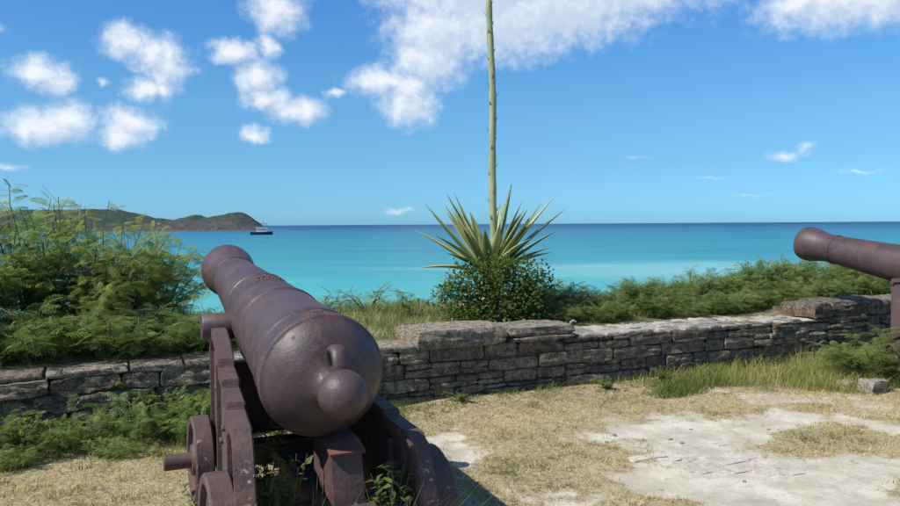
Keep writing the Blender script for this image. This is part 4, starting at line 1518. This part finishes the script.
for i, (px, py, s, lab) in enumerate(PEB):
    x, y = gpt(px, py)
    s *= .75
    me = stone_mesh(s * 1.6, s, s * .5, M['pebble'], .8, 950 + i, 2)
    o = obj('pebble', me, None, (x, y, float(ground_z(x, y)) + s * .05), (0, 0, rnd.uniform(0, 3)))
    tag(o, lab, 'stone', 'loose pebbles on the bare earth')
for (x, y, s, lab) in [(4.00, 7.32, .17, 'pale block of stone half hidden in the tall grass at right'), (3.82, 7.45, .13, 'small pale stone beside the block in the tall grass')]:
    me = stone_mesh(s * 1.7, s, s * .8, M['lime'], .9, int(s * 1000), 4)
    tag(obj('fallen_stone', me, None, (x, y, float(ground_z(x, y)) + s * .3), (.05, .1, .5)), lab, 'stone', 'fallen wall stones')

# ---- boat off the headland
def build_boat():
    D = 800.0
    root = empty('tour_boat', ((262 - 450) / 780 * D, D, SEA_Z), R(8))
    root.scale = (1.1, 1.2, 1.75)
    tag(root, 'dark-hulled two-deck tour boat with white cabin lying off the headland', 'boat')
    hullm = mat_plain('boat_hull', (0.02, 0.03, 0.06), .4, .2, .3)
    white = mat_plain('boat_white', (0.62, 0.62, 0.66), .5, .06, .3)
    glass = mat_plain('boat_window', (0.03, 0.04, 0.06), .15, .1, .3)
    redm = mat_plain('boat_red', (0.25, 0.03, 0.02), .5, .1, .3)
    bm = bmesh.new()
    L = 20.0
    secs = []
    for i in range(13):
        t = i / 12; x = -L / 2 + L * t
        hw = 3.2 * min(1, (1 - t) * 3.2 + .02) ** .6 * (.92 + .08 * min(1, t * 5))
        zt = 1.7 + 1.0 * max(0, t - .55) ** 1.5
        secs.append([bm.verts.new(c) for c in ((x - .3 * (t == 0), -hw, zt), (x, -hw * .9, .3), (x, -hw * .45, -.7), (x, hw * .45, -.7), (x, hw * .9, .3), (x - .3 * (t == 0), hw, zt))])
    for a, b in zip(secs, secs[1:]):
        for j in range(5):
            bm.faces.new((a[j], b[j], b[j + 1], a[j + 1]))
        bm.faces.new((a[0], a[5], b[5], b[0]))
    bm.faces.new(secs[0]); bm.faces.new(secs[-1][::-1])
    obj('hull', bm_mesh('hull', bm, hullm, 40), root)
    cab = obj('cabin', bm_mesh('cabin', box_bm((-4.5, -2.6, 1.65), (5.5, 2.6, 4.2), .15), white, 30), root)
    for i in range(6):
        obj('window', bm_mesh('window', box_bm((-3.9 + i * 1.5, -2.66, 2.6), (-2.9 + i * 1.5, -2.57, 3.5), .05), glass), cab)
    obj('upper_deck', bm_mesh('upper_deck', box_bm((-6.5, -2.8, 4.2), (5.0, 2.8, 4.45), .06), white, 30), root)
    for x in (-6.2, -3.2, 0, 3.0, 4.7):
        for y in (-2.6, 2.6):
            obj('post', bm_mesh('post', box_bm((x - .07, y - .07, 4.45), (x + .07, y + .07, 6.4)), hullm), root)
    obj('canopy', bm_mesh('canopy', box_bm((-6.6, -2.8, 6.4), (5.0, 2.8, 6.6), .08), hullm, 30), root)
    obj('bow_rail', bm_mesh('bow_rail', box_bm((5.6, -2.2, 2.4), (8.6, 2.2, 2.55), .05), white), root)
    V, F = tube_np([(1.5, 0, 6.5), (1.5, 0, 10.5)], [.12, .05], 6)
    obj('mast', mesh_np('mast', V, F, hullm), root)
    V, F = tube_np([(-8.5, 0, 1.7), (-8.5, 0, 8.2)], [.1, .05], 6)
    obj('flagpole', mesh_np('flagpole', V, F, redm), root)
    for i, (dx, dy) in enumerate(((-13.0, -4.0), (17.0, -6.0))):
        dg = bmesh.new(); LL = 3.6
        sc = []
        for a in range(7):
            t = a / 6; hw = .9 * min(1, (1 - t) * 2.5 + .05)
            sc.append([dg.verts.new(c) for c in ((-LL / 2 + LL * t, -hw, .8), (-LL / 2 + LL * t, -hw * .7, -.2), (-LL / 2 + LL * t, hw * .7, -.2), (-LL / 2 + LL * t, hw, .8))])
        for a, b in zip(sc, sc[1:]):
            for j in range(4):
                dg.faces.new((a[j], b[j], b[(j + 1) % 4], a[(j + 1) % 4]))
        dg.faces.new(sc[0]); dg.faces.new(sc[-1][::-1])
        o = obj('dinghy', bm_mesh('dinghy', dg, white, 40), None, (root.location.x + dx, root.location.y + dy, SEA_Z), (0, 0, .3))
        tag(o, ('tiny white dinghy left of the tour boat', 'tiny white dinghy right of the tour boat')[i], 'boat', 'dinghies by the tour boat')


build_boat()
